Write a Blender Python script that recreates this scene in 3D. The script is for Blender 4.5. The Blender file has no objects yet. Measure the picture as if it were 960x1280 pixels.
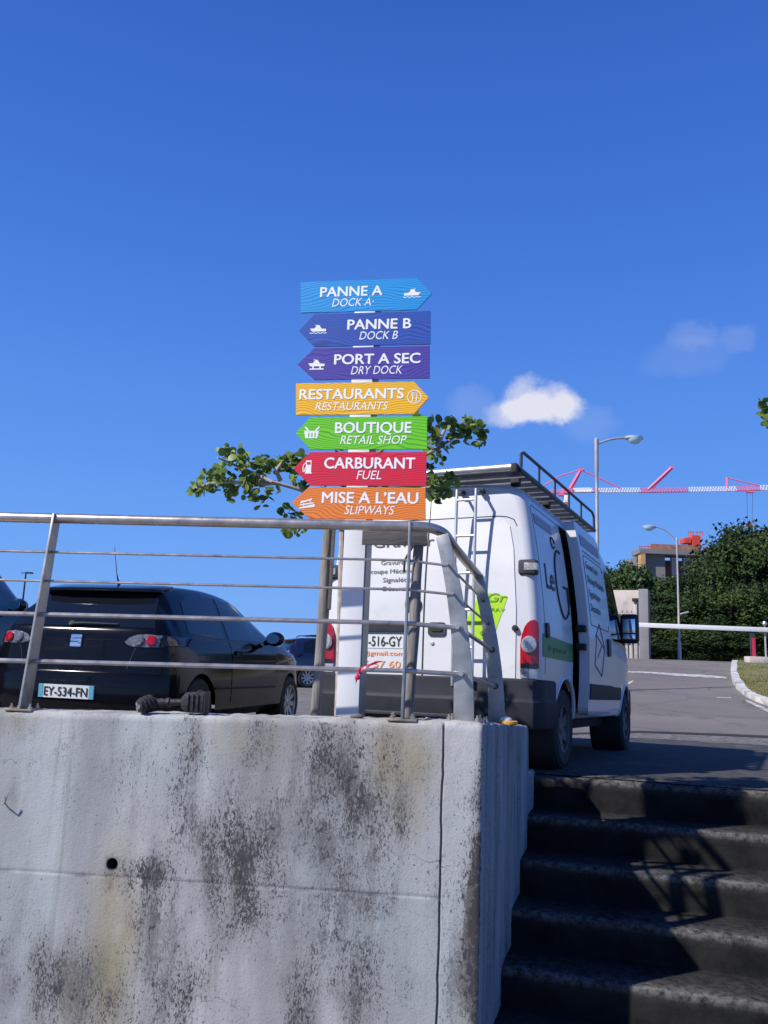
import bpy, bmesh, math, random
from math import sin, cos, radians, pi, sqrt, atan2
from mathutils import Vector, Matrix, noise
from mathutils.bvhtree import BVHTree
random.seed(11)
sc = bpy.context.scene
COL = sc.collection

# ------------------------------------------------------------------ camera
FPX, PITCH, ROLL, CZ = 1040.0, radians(10.28), radians(2.2), .84
CF = Vector((0, cos(PITCH), sin(PITCH)))
_u0 = Vector((0, -sin(PITCH), cos(PITCH))); _r0 = Vector((1, 0, 0))
CR = _r0*cos(ROLL) + _u0*sin(ROLL)
CU = _u0*cos(ROLL) - _r0*sin(ROLL)
cam = bpy.data.cameras.new('camera'); camo = bpy.data.objects.new('camera', cam); COL.objects.link(camo)
cam.sensor_fit = 'VERTICAL'; cam.sensor_height = 36; cam.lens = FPX/1280*36
cam.clip_start = .05; cam.clip_end = 6000
camo.matrix_world = Matrix(((CR.x, CU.x, -CF.x, 0), (CR.y, CU.y, -CF.y, 0), (CR.z, CU.z, -CF.z, CZ), (0, 0, 0, 1)))
sc.camera = camo

# ------------------------------------------------------------------ light, sky, exposure
SUN_EL = radians(41)
SUN_H = Vector((-.874, -.485, 0)).normalized()
SUN_DIR = Vector((SUN_H.x*cos(SUN_EL), SUN_H.y*cos(SUN_EL), sin(SUN_EL)))
sun = bpy.data.lights.new('sun', 'SUN'); suno = bpy.data.objects.new('sun', sun); COL.objects.link(suno)
sun.energy = 5.0; sun.angle = radians(.8); sun.color = (1, .955, .89)
suno.rotation_euler = SUN_DIR.to_track_quat('Z', 'Y').to_euler()
sc.view_settings.view_transform = 'Standard'; sc.view_settings.look = 'None'
sc.view_settings.exposure = 0.3; sc.view_settings.gamma = 1; sc.view_settings.use_curve_mapping = False
world = bpy.data.worlds.new('World'); sc.world = world; world.use_nodes = True

def pixdir(px, py):
    return (CR*((px-480)/FPX) - CU*((py-640)/FPX) + CF).normalized()

def build_world():
    nt = world.node_tree; nt.nodes.clear(); N = nt.nodes.new; L = nt.links.new
    out = N('ShaderNodeOutputWorld'); bg = N('ShaderNodeBackground'); bg.inputs['Strength'].default_value = .10
    sky = N('ShaderNodeTexSky'); sky.sky_type = 'NISHITA'; sky.sun_disc = False
    sky.sun_elevation = SUN_EL; sky.sun_rotation = atan2(SUN_H.x, SUN_H.y) % (2*pi)
    sky.air_density = 1.0; sky.dust_density = .15; sky.ozone_density = 3.2; sky.altitude = 0
    hs = N('ShaderNodeHueSaturation'); hs.inputs['Hue'].default_value = .512; hs.inputs['Saturation'].default_value = 1.22; hs.inputs['Value'].default_value = 1.0
    L(sky.outputs[0], hs.inputs['Color'])
    tc = N('ShaderNodeTexCoord'); d = tc.outputs['Generated']
    # deep tropical blue: pull the physical sky towards the clear-air colours by elevation
    sp = N('ShaderNodeSeparateXYZ'); L(d, sp.inputs[0])
    rp = N('ShaderNodeValToRGB'); rp.color_ramp.interpolation = 'B_SPLINE'; els = rp.color_ramp.elements
    els[0].position = 0; els[0].color = (.185, .415, .93, 1); els[1].position = 1; els[1].color = (.019, .082, .40, 1)
    for ps, c_ in ((.10, (.158, .385, .93)), (.22, (.118, .325, .90)), (.42, (.066, .212, .745)), (.67, (.032, .126, .545))):
        e_ = els.new(ps); e_.color = (*c_, 1)
    L(sp.outputs['Z'], rp.inputs[0])
    up = N('ShaderNodeVectorMath'); up.operation = 'SCALE'; up.inputs['Scale'].default_value = 8.1; L(rp.outputs[0], up.inputs[0])
    skm = N('ShaderNodeMix'); skm.data_type = 'RGBA'; skm.inputs['Factor'].default_value = .93; L(hs.outputs[0], skm.inputs['A']); L(up.outputs[0], skm.inputs['B'])
    nz = N('ShaderNodeTexNoise'); nz.inputs['Scale'].default_value = 30; nz.inputs['Detail'].default_value = 7; nz.inputs['Roughness'].default_value = .62
    L(d, nz.inputs['Vector'])
    sub = N('ShaderNodeVectorMath'); sub.operation = 'SUBTRACT'; L(nz.outputs['Color'], sub.inputs[0]); sub.inputs[1].default_value = (.5, .5, .5)
    scl = N('ShaderNodeVectorMath'); scl.operation = 'SCALE'; scl.inputs['Scale'].default_value = .036; L(sub.outputs[0], scl.inputs[0])
    add = N('ShaderNodeVectorMath'); add.operation = 'ADD'; L(d, add.inputs[0]); L(scl.outputs[0], add.inputs[1])
    total = None
    # clouds: direction on the sky dome, angular radii, density
    for px, py, rx, ry, dens in ((655, 498, 27, 26, .6), (688, 504, 34, 22, .6), (636, 515, 28, 17, .4), (712, 509, 22, 17, .45), (668, 512, 46, 18, .4),
                                 (588, 506, 30, 24, .10), (868, 420, 28, 18, .10), (922, 424, 20, 14, .09), (860, 447, 50, 22, .06), (735, 530, 34, 20, .08)):
        c = pixdir(px, py)
        a = Vector((0, 0, 1)).cross(c).normalized(); b = c.cross(a)
        s1 = N('ShaderNodeVectorMath'); s1.operation = 'SUBTRACT'; L(add.outputs[0], s1.inputs[0]); s1.inputs[1].default_value = c
        def dotn(v):
            n = N('ShaderNodeVectorMath'); n.operation = 'DOT_PRODUCT'; L(s1.outputs[0], n.inputs[0]); n.inputs[1].default_value = v
            m = N('ShaderNodeMath'); m.operation = 'POWER'; ab = N('ShaderNodeMath'); ab.operation = 'ABSOLUTE'
            L(n.outputs['Value'], ab.inputs[0]); L(ab.outputs[0], m.inputs[0]); m.inputs[1].default_value = 2; return m.outputs[0]
        p = N('ShaderNodeMath'); p.operation = 'ADD'; L(dotn(a*(FPX/rx)), p.inputs[0]); L(dotn(b*(FPX/ry)), p.inputs[1])
        mr = N('ShaderNodeMapRange'); mr.interpolation_type = 'SMOOTHSTEP'
        L(p.outputs[0], mr.inputs['Value']); mr.inputs['From Min'].default_value = 1.5; mr.inputs['From Max'].default_value = 0.05
        mr.inputs['To Min'].default_value = 0; mr.inputs['To Max'].default_value = dens
        if total is None: total = mr.outputs[0]
        else:
            t = N('ShaderNodeMath'); t.operation = 'ADD'; t.use_clamp = True; L(total, t.inputs[0]); L(mr.outputs[0], t.inputs[1]); total = t.outputs[0]
    cl = N('ShaderNodeMath'); cl.operation = 'MINIMUM'; L(total, cl.inputs[0]); cl.inputs[1].default_value = .93
    mix = N('ShaderNodeMix'); mix.data_type = 'RGBA'; L(cl.outputs[0], mix.inputs['Factor']); L(skm.outputs['Result'], mix.inputs['A'])
    mix.inputs['B'].default_value = (6.5, 6.5, 7.3, 1)
    L(mix.outputs['Result'], bg.inputs['Color']); L(bg.outputs[0], out.inputs[0])
build_world()

# ------------------------------------------------------------------ geometry helpers
EYE = Vector((0, 0, CZ))
def at_y(px, py, Y):
    d = pixdir(px, py); return EYE + d*(Y/d.y)
def at_z(px, py, z):
    d = pixdir(px, py); return EYE + d*((z-CZ)/d.z)
def on_plane(px, py, p0, n):
    d = pixdir(px, py); return EYE + d*((p0-EYE).dot(n)/d.dot(n))
def sstep(a, b, x):
    t = max(0, min(1, (x-a)/(b-a))); return t*t*(3-2*t)
def fbm(x, y, z=0, o=4):
    s = 0; a = .5
    for i in range(o):
        s += a*noise.noise(Vector((x, y, z))); x *= 2.03; y *= 2.03; z *= 2.03; a *= .5
    return s

class MB:
    def __init__(s): s.v = []; s.f = []; s.attr = {}
    def add(s, vs, fs, M=None):
        o = len(s.v)
        s.v += [tuple(M @ Vector(p)) if M else tuple(p) for p in vs]
        s.f += [tuple(i+o for i in f) for f in fs]
        return s
    def box(s, c, d, M=None):
        x, y, z = c; a, b, h = d[0]/2, d[1]/2, d[2]/2
        vs = [(x+i*a, y+j*b, z+k*h) for k in (-1, 1) for j in (-1, 1) for i in (-1, 1)]
        return s.add(vs, [(0, 2, 3, 1), (4, 5, 7, 6), (0, 1, 5, 4), (2, 6, 7, 3), (0, 4, 6, 2), (1, 3, 7, 5)], M)
    def tube(s, pts, r, n=10, cap=True, M=None):
        pts = [Vector(p) for p in pts]; m = len(pts)
        rs = r if isinstance(r, (list, tuple)) else [r]*m
        t0 = (pts[1]-pts[0]).normalized()
        nrm = t0.orthogonal().normalized(); vs = []; prev = t0
        for i in range(m):
            t = (pts[min(i+1, m-1)]-pts[max(i-1, 0)]).normalized()
            ax = prev.cross(t)
            if ax.length > 1e-6: nrm = Matrix.Rotation(prev.angle(t), 3, ax.normalized()) @ nrm
            nrm = (nrm - t*nrm.dot(t)).normalized(); b = t.cross(nrm); prev = t
            for k in range(n):
                an = 2*pi*k/n; vs.append(pts[i] + (nrm*cos(an)+b*sin(an))*rs[i])
        fs = [(i*n+k, i*n+(k+1) % n, (i+1)*n+(k+1) % n, (i+1)*n+k) for i in range(m-1) for k in range(n)]
        if cap: fs += [tuple(range(n-1, -1, -1)), tuple((m-1)*n+k for k in range(n))]
        return s.add(vs, fs, M)
    def lathe(s, prof, n=24, M=None, cap=True):      # prof (r, h) about z
        vs = []; fs = []
        for r, h in prof:
            for k in range(n): vs.append((r*cos(2*pi*k/n), r*sin(2*pi*k/n), h))
        m = len(prof)
        fs = [(i*n+k, i*n+(k+1) % n, (i+1)*n+(k+1) % n, (i+1)*n+k) for i in range(m-1) for k in range(n)]
        if cap and prof[0][0] > 1e-5: fs.append(tuple(range(n-1, -1, -1)))
        if cap and prof[-1][0] > 1e-5: fs.append(tuple((m-1)*n+k for k in range(n)))
        return s.add(vs, fs, M)
    def prism(s, poly, t, M=None):         # poly in local xy, extruded from z=0 to z=t
        n = len(poly)
        vs = [(p[0], p[1], 0) for p in poly] + [(p[0], p[1], t) for p in poly]
        fs = [tuple(range(n-1, -1, -1)), tuple(range(n, 2*n))] + [(i, (i+1) % n, n+(i+1) % n, n+i) for i in range(n)]
        return s.add(vs, fs, M)
    def build(s, name, mat, parent=None, smooth=None, bevel=0, segs=2):
        me = bpy.data.meshes.new(name); me.from_pydata(s.v, [], s.f); me.validate()
        if bevel:
            bm = bmesh.new(); bm.from_mesh(me); bmesh.ops.remove_doubles(bm, verts=bm.verts, dist=1e-5)
            bmesh.ops.recalc_face_normals(bm, faces=bm.faces)
            ed = [e for e in bm.edges if len(e.link_faces) == 2 and e.calc_face_angle(0) > radians(28)]
            bmesh.ops.bevel(bm, geom=ed, offset=bevel, segments=segs, affect='EDGES', profile=.6, clamp_overlap=True)
            bm.to_mesh(me); bm.free()
        else:
            bm = bmesh.new(); bm.from_mesh(me); bmesh.ops.recalc_face_normals(bm, faces=bm.faces); bm.to_mesh(me); bm.free()
        if smooth is None: smooth = 32
        if smooth:
            me.polygons.foreach_set('use_smooth', [True]*len(me.polygons)); me.set_sharp_from_angle(angle=radians(smooth))
        if mat: me.materials.append(mat)
        o = bpy.data.objects.new(name, me); COL.objects.link(o)
        if parent: o.parent = parent
        return o

def thing(name, label, cat, loc=(0, 0, 0), rot=None, group=None):
    o = bpy.data.objects.new(name, None); COL.objects.link(o); o.empty_display_size = .2
    o.location = loc
    if rot is not None: o.rotation_euler = rot
    tag(o, label, cat, group); return o
def tag(o, label, cat=None, group=None):
    o['label'] = label
    if cat: o['category'] = cat
    if group: o['group'] = group
    return o
def struct(o): o['kind'] = 'structure'; return o
def place(o, M):     # set from matrix
    o.matrix_world = M; return o
def copy_tree(o, parent=None):
    c = o.copy(); COL.objects.link(c)
    for k in list(c.keys()):
        pass
    if parent: c.parent = parent
    for ch in list(o.children): copy_tree(ch, c)
    return c

# ------------------------------------------------------------------ materials
def mat(name, base=(.5, .5, .5), rough=.5, metal=0, var=0, vscale=8, bump=0, bscale=60, coat=0, spec=.5, emis=None, alpha=1, trans=0, ior=1.45, dirt=None, dscale=4, dthr=.6, object_space=True, stretch=None):
    m = bpy.data.materials.new(name); m.use_nodes = True; nt = m.node_tree; b = nt.nodes['Principled BSDF']
    N = nt.nodes.new; L = nt.links.new
    b.inputs['Base Color'].default_value = (*base, 1); b.inputs['Roughness'].default_value = rough; b.inputs['Metallic'].default_value = metal
    b.inputs['Coat Weight'].default_value = coat; b.inputs['Specular IOR Level'].default_value = spec; b.inputs['Coat Roughness'].default_value = .04
    b.inputs['Transmission Weight'].default_value = trans; b.inputs['IOR'].default_value = ior; b.inputs['Alpha'].default_value = alpha
    tc = N('ShaderNodeTexCoord'); vec = tc.outputs['Object']
    if stretch:
        mp = N('ShaderNodeMapping'); mp.inputs['Scale'].default_value = stretch; L(vec, mp.inputs['Vector']); vec = mp.outputs[0]
    colout = None
    if var:
        n = N('ShaderNodeTexNoise'); n.inputs['Scale'].default_value = vscale; n.inputs['Detail'].default_value = 5; L(vec, n.inputs['Vector'])
        mr = N('ShaderNodeMapRange'); L(n.outputs['Fac'], mr.inputs['Value']); mr.inputs['From Min'].default_value = .3; mr.inputs['From Max'].default_value = .7
        mr.inputs['To Min'].default_value = 1-var; mr.inputs['To Max'].default_value = 1+var
        mu = N('ShaderNodeMix'); mu.data_type = 'RGBA'; mu.blend_type = 'MULTIPLY'; mu.inputs['Factor'].default_value = 1
        mu.inputs['A'].default_value = (*base, 1); L(mr.outputs[0], mu.inputs['B']); colout = mu.outputs['Result']
        r2 = N('ShaderNodeMapRange'); L(n.outputs['Fac'], r2.inputs['Value']); r2.inputs['To Min'].default_value = max(0, rough-.1); r2.inputs['To Max'].default_value = min(1, rough+.1)
        L(r2.outputs[0], b.inputs['Roughness'])
    if dirt:
        n = N('ShaderNodeTexNoise'); n.inputs['Scale'].default_value = dscale; n.inputs['Detail'].default_value = 8; n.inputs['Roughness'].default_value = .65; L(vec, n.inputs['Vector'])
        mr = N('ShaderNodeMapRange'); L(n.outputs['Fac'], mr.inputs['Value']); mr.inputs['From Min'].default_value = dthr-.08; mr.inputs['From Max'].default_value = dthr+.12
        mr.clamp = True
        mx = N('ShaderNodeMix'); mx.data_type = 'RGBA'; L(mr.outputs[0], mx.inputs['Factor'])
        if colout: L(colout, mx.inputs['A'])
        else: mx.inputs['A'].default_value = (*base, 1)
        mx.inputs['B'].default_value = (*dirt, 1); colout = mx.outputs['Result']
    if colout: L(colout, b.inputs['Base Color'])
    if bump:
        n = N('ShaderNodeTexNoise'); n.inputs['Scale'].default_value = bscale; n.inputs['Detail'].default_value = 4; L(vec, n.inputs['Vector'])
        bp = N('ShaderNodeBump'); bp.inputs['Strength'].default_value = bump; bp.inputs['Distance'].default_value = .02; L(n.outputs['Fac'], bp.inputs['Height']); L(bp.outputs[0], b.inputs['Normal'])
    if emis: b.inputs['Emission Color'].default_value = (*emis[:3], 1); b.inputs['Emission Strength'].default_value = emis[3]
    return m

M = {}
M['steel'] = mat('stainless steel', (.52, .46, .41), .30, .82, var=.15, vscale=14, dirt=(.22, .16, .11), dscale=9, dthr=.66)
M['steel_plate'] = mat('brushed steel plate', (.30, .295, .29), .40, .75, var=.22, vscale=7, dirt=(.22, .19, .16), dscale=11, dthr=.64, bump=.05, bscale=14)
M['rusty'] = mat('tarnished steel', (.30, .25, .17), .55, .7, var=.3, vscale=22)
M['galv'] = mat('weathered wood', (.19, .175, .165), .8, 0, var=.4, vscale=16, bump=.4, bscale=60, stretch=(1, 1, .16))
M['slat'] = mat('dark grey board', (.10, .095, .095), .75, 0, var=.3, vscale=10, bump=.3, bscale=50, stretch=(.2, 1, 1))
M['post_white'] = mat('white painted post', (.68, .68, .69), .35, 0, var=.03, vscale=5, dirt=(.5, .49, .48), dscale=7, dthr=.72)
M['post_grey'] = mat('grey post edge', (.22, .23, .24), .45, .3, var=.08)
M['letter'] = mat('white lettering', (.76, .76, .76), .5)
M['van_white'] = mat('white van paint', (.56, .565, .585), .32, 0, var=.025, vscale=3, coat=.35, dirt=(.46, .455, .45), dscale=3.3, dthr=.66)
M['plastic'] = mat('dark grey plastic', (.032, .036, .043), .5, 0, var=.15, vscale=9, spec=.3)
M['trim'] = mat('grey bumper trim', (.026, .029, .036), .6, 0, var=.12, vscale=9, spec=.2)
M['black'] = mat('black rubber', (.012, .012, .013), .7)
M['seam'] = mat('dark seam rubber', (.03, .03, .033), .7)
M['interior'] = mat('dark interior lining', (.02, .022, .025), .8)
M['tyre'] = mat('tyre rubber', (.022, .022, .023), .8, bump=.2, bscale=50)
M['rim'] = mat('alloy wheel', (.42, .43, .45), .35, .85)
M['rim_dark'] = mat('dusty steel wheel', (.10, .10, .105), .55, .4)
M['red_lens'] = mat('red lens', (.33, .004, .012), .15, 0, coat=.5, spec=.6)
M['clear_lens'] = mat('clear lens', (.36, .36, .365), .12, .3, var=.3, vscale=60, coat=1)
M['lamp_chrome'] = mat('lamp reflector', (.17, .17, .18), .18, .4, var=.5, vscale=45, coat=.6)
M['dark_lens'] = mat('smoked lens', (.018, .010, .013), .08, 0, coat=.6)
M['glass_dark'] = mat('dark window glass', (.006, .008, .012), .03, 0, spec=.7)
M['glass_teal'] = mat('pale window glass', (.05, .16, .18), .05, 0, spec=.6)
M['car_black'] = mat('black car paint', (.0038, .004, .0062), .12, 0, coat=.14, spec=.25)
M['car_blue'] = mat('dark blue car paint', (.008, .012, .04), .2, 0, coat=1)
M['car_navy'] = mat('blackish suv paint', (.010, .012, .016), .2, 0, coat=1)
M['chrome'] = mat('chrome', (.75, .76, .78), .16, 1)
M['mirror'] = mat('mirror glass', (.8, .82, .85), .02, 1)
M['plate_white'] = mat('plate white', (.56, .58, .58), .4)
M['plate_blue'] = mat('plate blue band', (.09, .30, .42), .4)
M['ink'] = mat('black ink', (.02, .02, .022), .5)
M['print_pale'] = mat('faded grey print', (.30, .31, .33), .5)
M['ink_grey'] = mat('grey print', (.13, .13, .14), .5)
M['ink_orange'] = mat('orange print', (.72, .28, .10), .5)
M['green'] = mat('green stripe', (.008, .20, .04), .4)
M['green_txt'] = mat('stripe print', (.10, .22, .05), .4)
M['lime'] = mat('lime sticker', (.33, .56, .02), .4)
M['lime_dark'] = mat('lime print', (.16, .34, .02), .4)
M['alu'] = mat('aluminium', (.46, .47, .48), .42, .8, var=.08)
M['rack'] = mat('grey roof rack metal', (.17, .18, .20), .45, .6, var=.15)
M['rack_dark'] = mat('dark rack tube', (.05, .058, .07), .45, .5)
M['ribbon'] = mat('red plastic ribbon', (.55, .02, .08), .4)
M['yellow'] = mat('yellow cap', (.55, .27, .02), .45)
M['white_cap'] = mat('white cap', (.62, .62, .60), .4)
M['lamp_pole'] = mat('grey lamp post paint', (.40, .37, .37), .5, .3, var=.1)
M['lamp_glass'] = mat('bluish lamp bowl', (.45, .70, .78), .2, 0, coat=.3)
M['crane_red'] = mat('pinkish red crane paint', (.76, .17, .29), .5)
M['crane_white'] = mat('white crane paint', (.78, .78, .80), .5)
M['form_red'] = mat('red formwork', (.55, .06, .04), .6, var=.2, vscale=1)
M['form_brown'] = mat('brown formwork boards', (.27, .13, .085), .8, var=.35, vscale=1.5)
M['conc_far'] = mat('bare concrete', (.33, .32, .31), .9, var=.12, vscale=.4)
M['conc_dark'] = mat('raw grey concrete', (.17, .165, .165), .9, var=.15, vscale=.5)
M['scaff'] = mat('ochre scaffold boards', (.40, .25, .11), .8, var=.3, vscale=1)
M['beige'] = mat('beige render', (.52, .45, .41), .9, var=.07, vscale=1.2, dirt=(.32, .29, .26), dscale=1.5, dthr=.62)
M['pillar'] = mat('grey gate pillar', (.20, .19, .205), .9, var=.1, vscale=2)
M['boom'] = mat('white boom paint', (.78, .77, .76), .5, var=.05)
M['boom_red'] = mat('red reflective band', (.50, .03, .09), .5)
M['bark'] = mat('bark', (.17, .13, .10), .9, var=.3, vscale=12, bump=.5, bscale=30)
M['bark_pale'] = mat('pale branch bark', (.36, .31, .28), .85, var=.25, vscale=25)
M['kerb'] = mat('white painted kerb', (.58, .56, .52), .7, var=.08, vscale=3, dirt=(.25, .235, .20), dscale=2.6, dthr=.53)
M['road_paint'] = mat('worn road paint', (.52, .51, .48), .7, var=.1, vscale=5, dirt=(.14, .13, .12), dscale=7, dthr=.53)
M['whitewash'] = mat('white far wall', (.78, .78, .76), .7)
M['rope'] = mat('steel cable', (.12, .11, .12), .5, .6)
M['fitting'] = mat('dark worn fitting', (.035, .03, .032), .55, .3, var=.4, vscale=40, bump=.2, bscale=80)

def leaf_mat(name, dark, light, trans=.25, rough=.45):
    m = bpy.data.materials.new(name); m.use_nodes = True; nt = m.node_tree; b = nt.nodes['Principled BSDF']; N = nt.nodes.new; L = nt.links.new
    at = N('ShaderNodeAttribute'); at.attribute_name = 'tone'
    mx = N('ShaderNodeMix'); mx.data_type = 'RGBA'; L(at.outputs['Fac'], mx.inputs['Factor'])
    mx.inputs['A'].default_value = (*dark, 1); mx.inputs['B'].default_value = (*light, 1)
    L(mx.outputs['Result'], b.inputs['Base Color']); b.inputs['Roughness'].default_value = rough; b.inputs['Specular IOR Level'].default_value = .35
    tr = N('ShaderNodeBsdfTranslucent'); L(mx.outputs['Result'], tr.inputs['Color'])
    ms = N('ShaderNodeMixShader'); ms.inputs[0].default_value = trans; L(b.outputs[0], ms.inputs[1]); L(tr.outputs[0], ms.inputs[2])
    L(ms.outputs[0], nt.nodes['Material Output'].inputs[0]); return m
M['leaf_near'] = leaf_mat('round green leaves', (.040, .095, .018), (.27, .36, .075), .4)
M['leaf_far'] = leaf_mat('dark tree leaves', (.005, .018, .005), (.042, .074, .012), .08, .8)
M['leaf_olive'] = leaf_mat('olive tree leaves', (.010, .030, .006), (.072, .105, .018), .1, .8)
M['leaf_mid'] = leaf_mat('mid green tree leaves', (.022, .05, .012), (.075, .125, .03), .15, .55)
M['leaf_grass'] = leaf_mat('dry grass blades', (.10, .11, .03), (.32, .27, .10), .25, .7)

def board_mat(name, base):
    m = bpy.data.materials.new(name); m.use_nodes = True; nt = m.node_tree; b = nt.nodes['Principled BSDF']; N = nt.nodes.new; L = nt.links.new
    tc = N('ShaderNodeTexCoord'); mp = N('ShaderNodeMapping'); L(tc.outputs['Object'], mp.inputs['Vector']); mp.inputs['Scale'].default_value = (1, 1, 1)
    oi = N('ShaderNodeObjectInfo')
    nz = N('ShaderNodeTexNoise'); nz.inputs['Scale'].default_value = 4.0; nz.inputs['Detail'].default_value = 1.5; L(mp.outputs[0], nz.inputs['Vector'])
    mpn = N('ShaderNodeMapping'); mpn.inputs['Scale'].default_value = (.55, 1, 1); L(tc.outputs['Object'], mpn.inputs['Vector']); L(mpn.outputs[0], nz.inputs['Vector'])
    ad = N('ShaderNodeVectorMath'); ad.operation = 'MULTIPLY_ADD'; L(nz.outputs['Color'], ad.inputs[0]); ad.inputs[1].default_value = (0, 0, .24); L(mp.outputs[0], ad.inputs[2])
    wv = N('ShaderNodeTexWave'); wv.wave_type = 'BANDS'; wv.bands_direction = 'Z'; wv.inputs['Scale'].default_value = 20; wv.inputs['Distortion'].default_value = .8; wv.inputs['Detail'].default_value = 2
    wv.inputs['Detail Scale'].default_value = 1.2
    L(ad.outputs[0], wv.inputs['Vector'])
    mr = N('ShaderNodeMapRange'); L(wv.outputs['Fac'], mr.inputs['Value']); mr.inputs['From Min'].default_value = .1; mr.inputs['From Max'].default_value = .45; mr.inputs['To Min'].default_value = .62; mr.inputs['To Max'].default_value = 1.04
    mu = N('ShaderNodeMix'); mu.data_type = 'RGBA'; mu.blend_type = 'MULTIPLY'; mu.inputs['Factor'].default_value = 1
    mu.inputs['A'].default_value = (*base, 1); L(mr.outputs[0], mu.inputs['B']); L(mu.outputs['Result'], b.inputs['Base Color'])
    b.inputs['Roughness'].default_value = .42; return m

def asphalt():
    m = bpy.data.materials.new('asphalt'); m.use_nodes = True; nt = m.node_tree; b = nt.nodes['Principled BSDF']; N = nt.nodes.new; L = nt.links.new
    tc = N('ShaderNodeTexCoord')
    big = N('ShaderNodeTexNoise'); big.inputs['Scale'].default_value = .35; big.inputs['Detail'].default_value = 6; L(tc.outputs['Object'], big.inputs['Vector'])
    mp = N('ShaderNodeMapping'); mp.inputs['Scale'].default_value = (.25, .9, 1); mp.inputs['Rotation'].default_value = (0, 0, .3); L(tc.outputs['Object'], mp.inputs['Vector'])
    st = N('ShaderNodeTexNoise'); st.inputs['Scale'].default_value = .8; st.inputs['Detail'].default_value = 4; L(mp.outputs[0], st.inputs['Vector'])
    fine = N('ShaderNodeTexNoise'); fine.inputs['Scale'].default_value = 55; fine.inputs['Detail'].default_value = 3; L(tc.outputs['Object'], fine.inputs['Vector'])
    r1 = N('ShaderNodeValToRGB'); r1.color_ramp.elements[0].position = .3; r1.color_ramp.elements[0].color = (.112, .100, .090, 1); r1.color_ramp.elements[1].position = .7; r1.color_ramp.elements[1].color = (.185, .166, .148, 1)
    mixn = N('ShaderNodeMath'); mixn.operation = 'ADD'; h1 = N('ShaderNodeMath'); h1.operation = 'MULTIPLY'; h1.inputs[1].default_value = .5; h2 = N('ShaderNodeMath'); h2.operation = 'MULTIPLY'; h2.inputs[1].default_value = .5
    L(big.outputs['Fac'], h1.inputs[0]); L(st.outputs['Fac'], h2.inputs[0]); L(h1.outputs[0], mixn.inputs[0]); L(h2.outputs[0], mixn.inputs[1]); L(mixn.outputs[0], r1.inputs[0])
    mr = N('ShaderNodeMapRange'); L(fine.outputs['Fac'], mr.inputs['Value']); mr.inputs['From Min'].default_value = .3; mr.inputs['From Max'].default_value = .7; mr.inputs['To Min'].default_value = .7; mr.inputs['To Max'].default_value = 1.3
    mu = N('ShaderNodeMix'); mu.data_type = 'RGBA'; mu.blend_type = 'MULTIPLY'; mu.inputs['Factor'].default_value = 1; L(r1.outputs[0], mu.inputs['A']); L(mr.outputs[0], mu.inputs['B'])
    L(mu.outputs['Result'], b.inputs['Base Color'])
    pn = N('ShaderNodeTexNoise'); pn.inputs['Scale'].default_value = .9; pn.inputs['Detail'].default_value = 8; pn.inputs['Roughness'].default_value = .7; L(tc.outputs['Object'], pn.inputs['Vector'])
    pm = N('ShaderNodeMapRange'); L(pn.outputs['Fac'], pm.inputs['Value']); pm.inputs['From Min'].default_value = .58; pm.inputs['From Max'].default_value = .66; pm.inputs['To Max'].default_value = .55
    pm2 = N('ShaderNodeMix'); pm2.data_type = 'RGBA'; L(pm.outputs[0], pm2.inputs['Factor']); L(mu.outputs['Result'], pm2.inputs['A']); pm2.inputs['B'].default_value = (.055, .052, .05, 1)
    vo = N('ShaderNodeTexVoronoi'); vo.feature = 'DISTANCE_TO_EDGE'; vo.inputs['Scale'].default_value = .42
    wob = N('ShaderNodeVectorMath'); wob.operation = 'MULTIPLY_ADD'; L(pn.outputs['Color'], wob.inputs[0]); wob.inputs[1].default_value = (.9, .9, 0); L(tc.outputs['Object'], wob.inputs[2]); L(wob.outputs[0], vo.inputs['Vector'])
    cr = N('ShaderNodeMapRange'); L(vo.outputs['Distance'], cr.inputs['Value']); cr.inputs['From Min'].default_value = .010; cr.inputs['From Max'].default_value = .002; cr.inputs['To Max'].default_value = .6
    pm3 = N('ShaderNodeMix'); pm3.data_type = 'RGBA'; L(cr.outputs[0], pm3.inputs['Factor']); L(pm2.outputs['Result'], pm3.inputs['A']); pm3.inputs['B'].default_value = (.03, .028, .027, 1)
    L(pm3.outputs['Result'], b.inputs['Base Color'])
    b.inputs['Roughness'].default_value = .88
    bp = N('ShaderNodeBump'); bp.inputs['Strength'].default_value = .5; bp.inputs['Distance'].default_value = .01; L(fine.outputs['Fac'], bp.inputs['Height']); L(bp.outputs[0], b.inputs['Normal'])
    return m
M['asphalt'] = asphalt()

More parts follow.
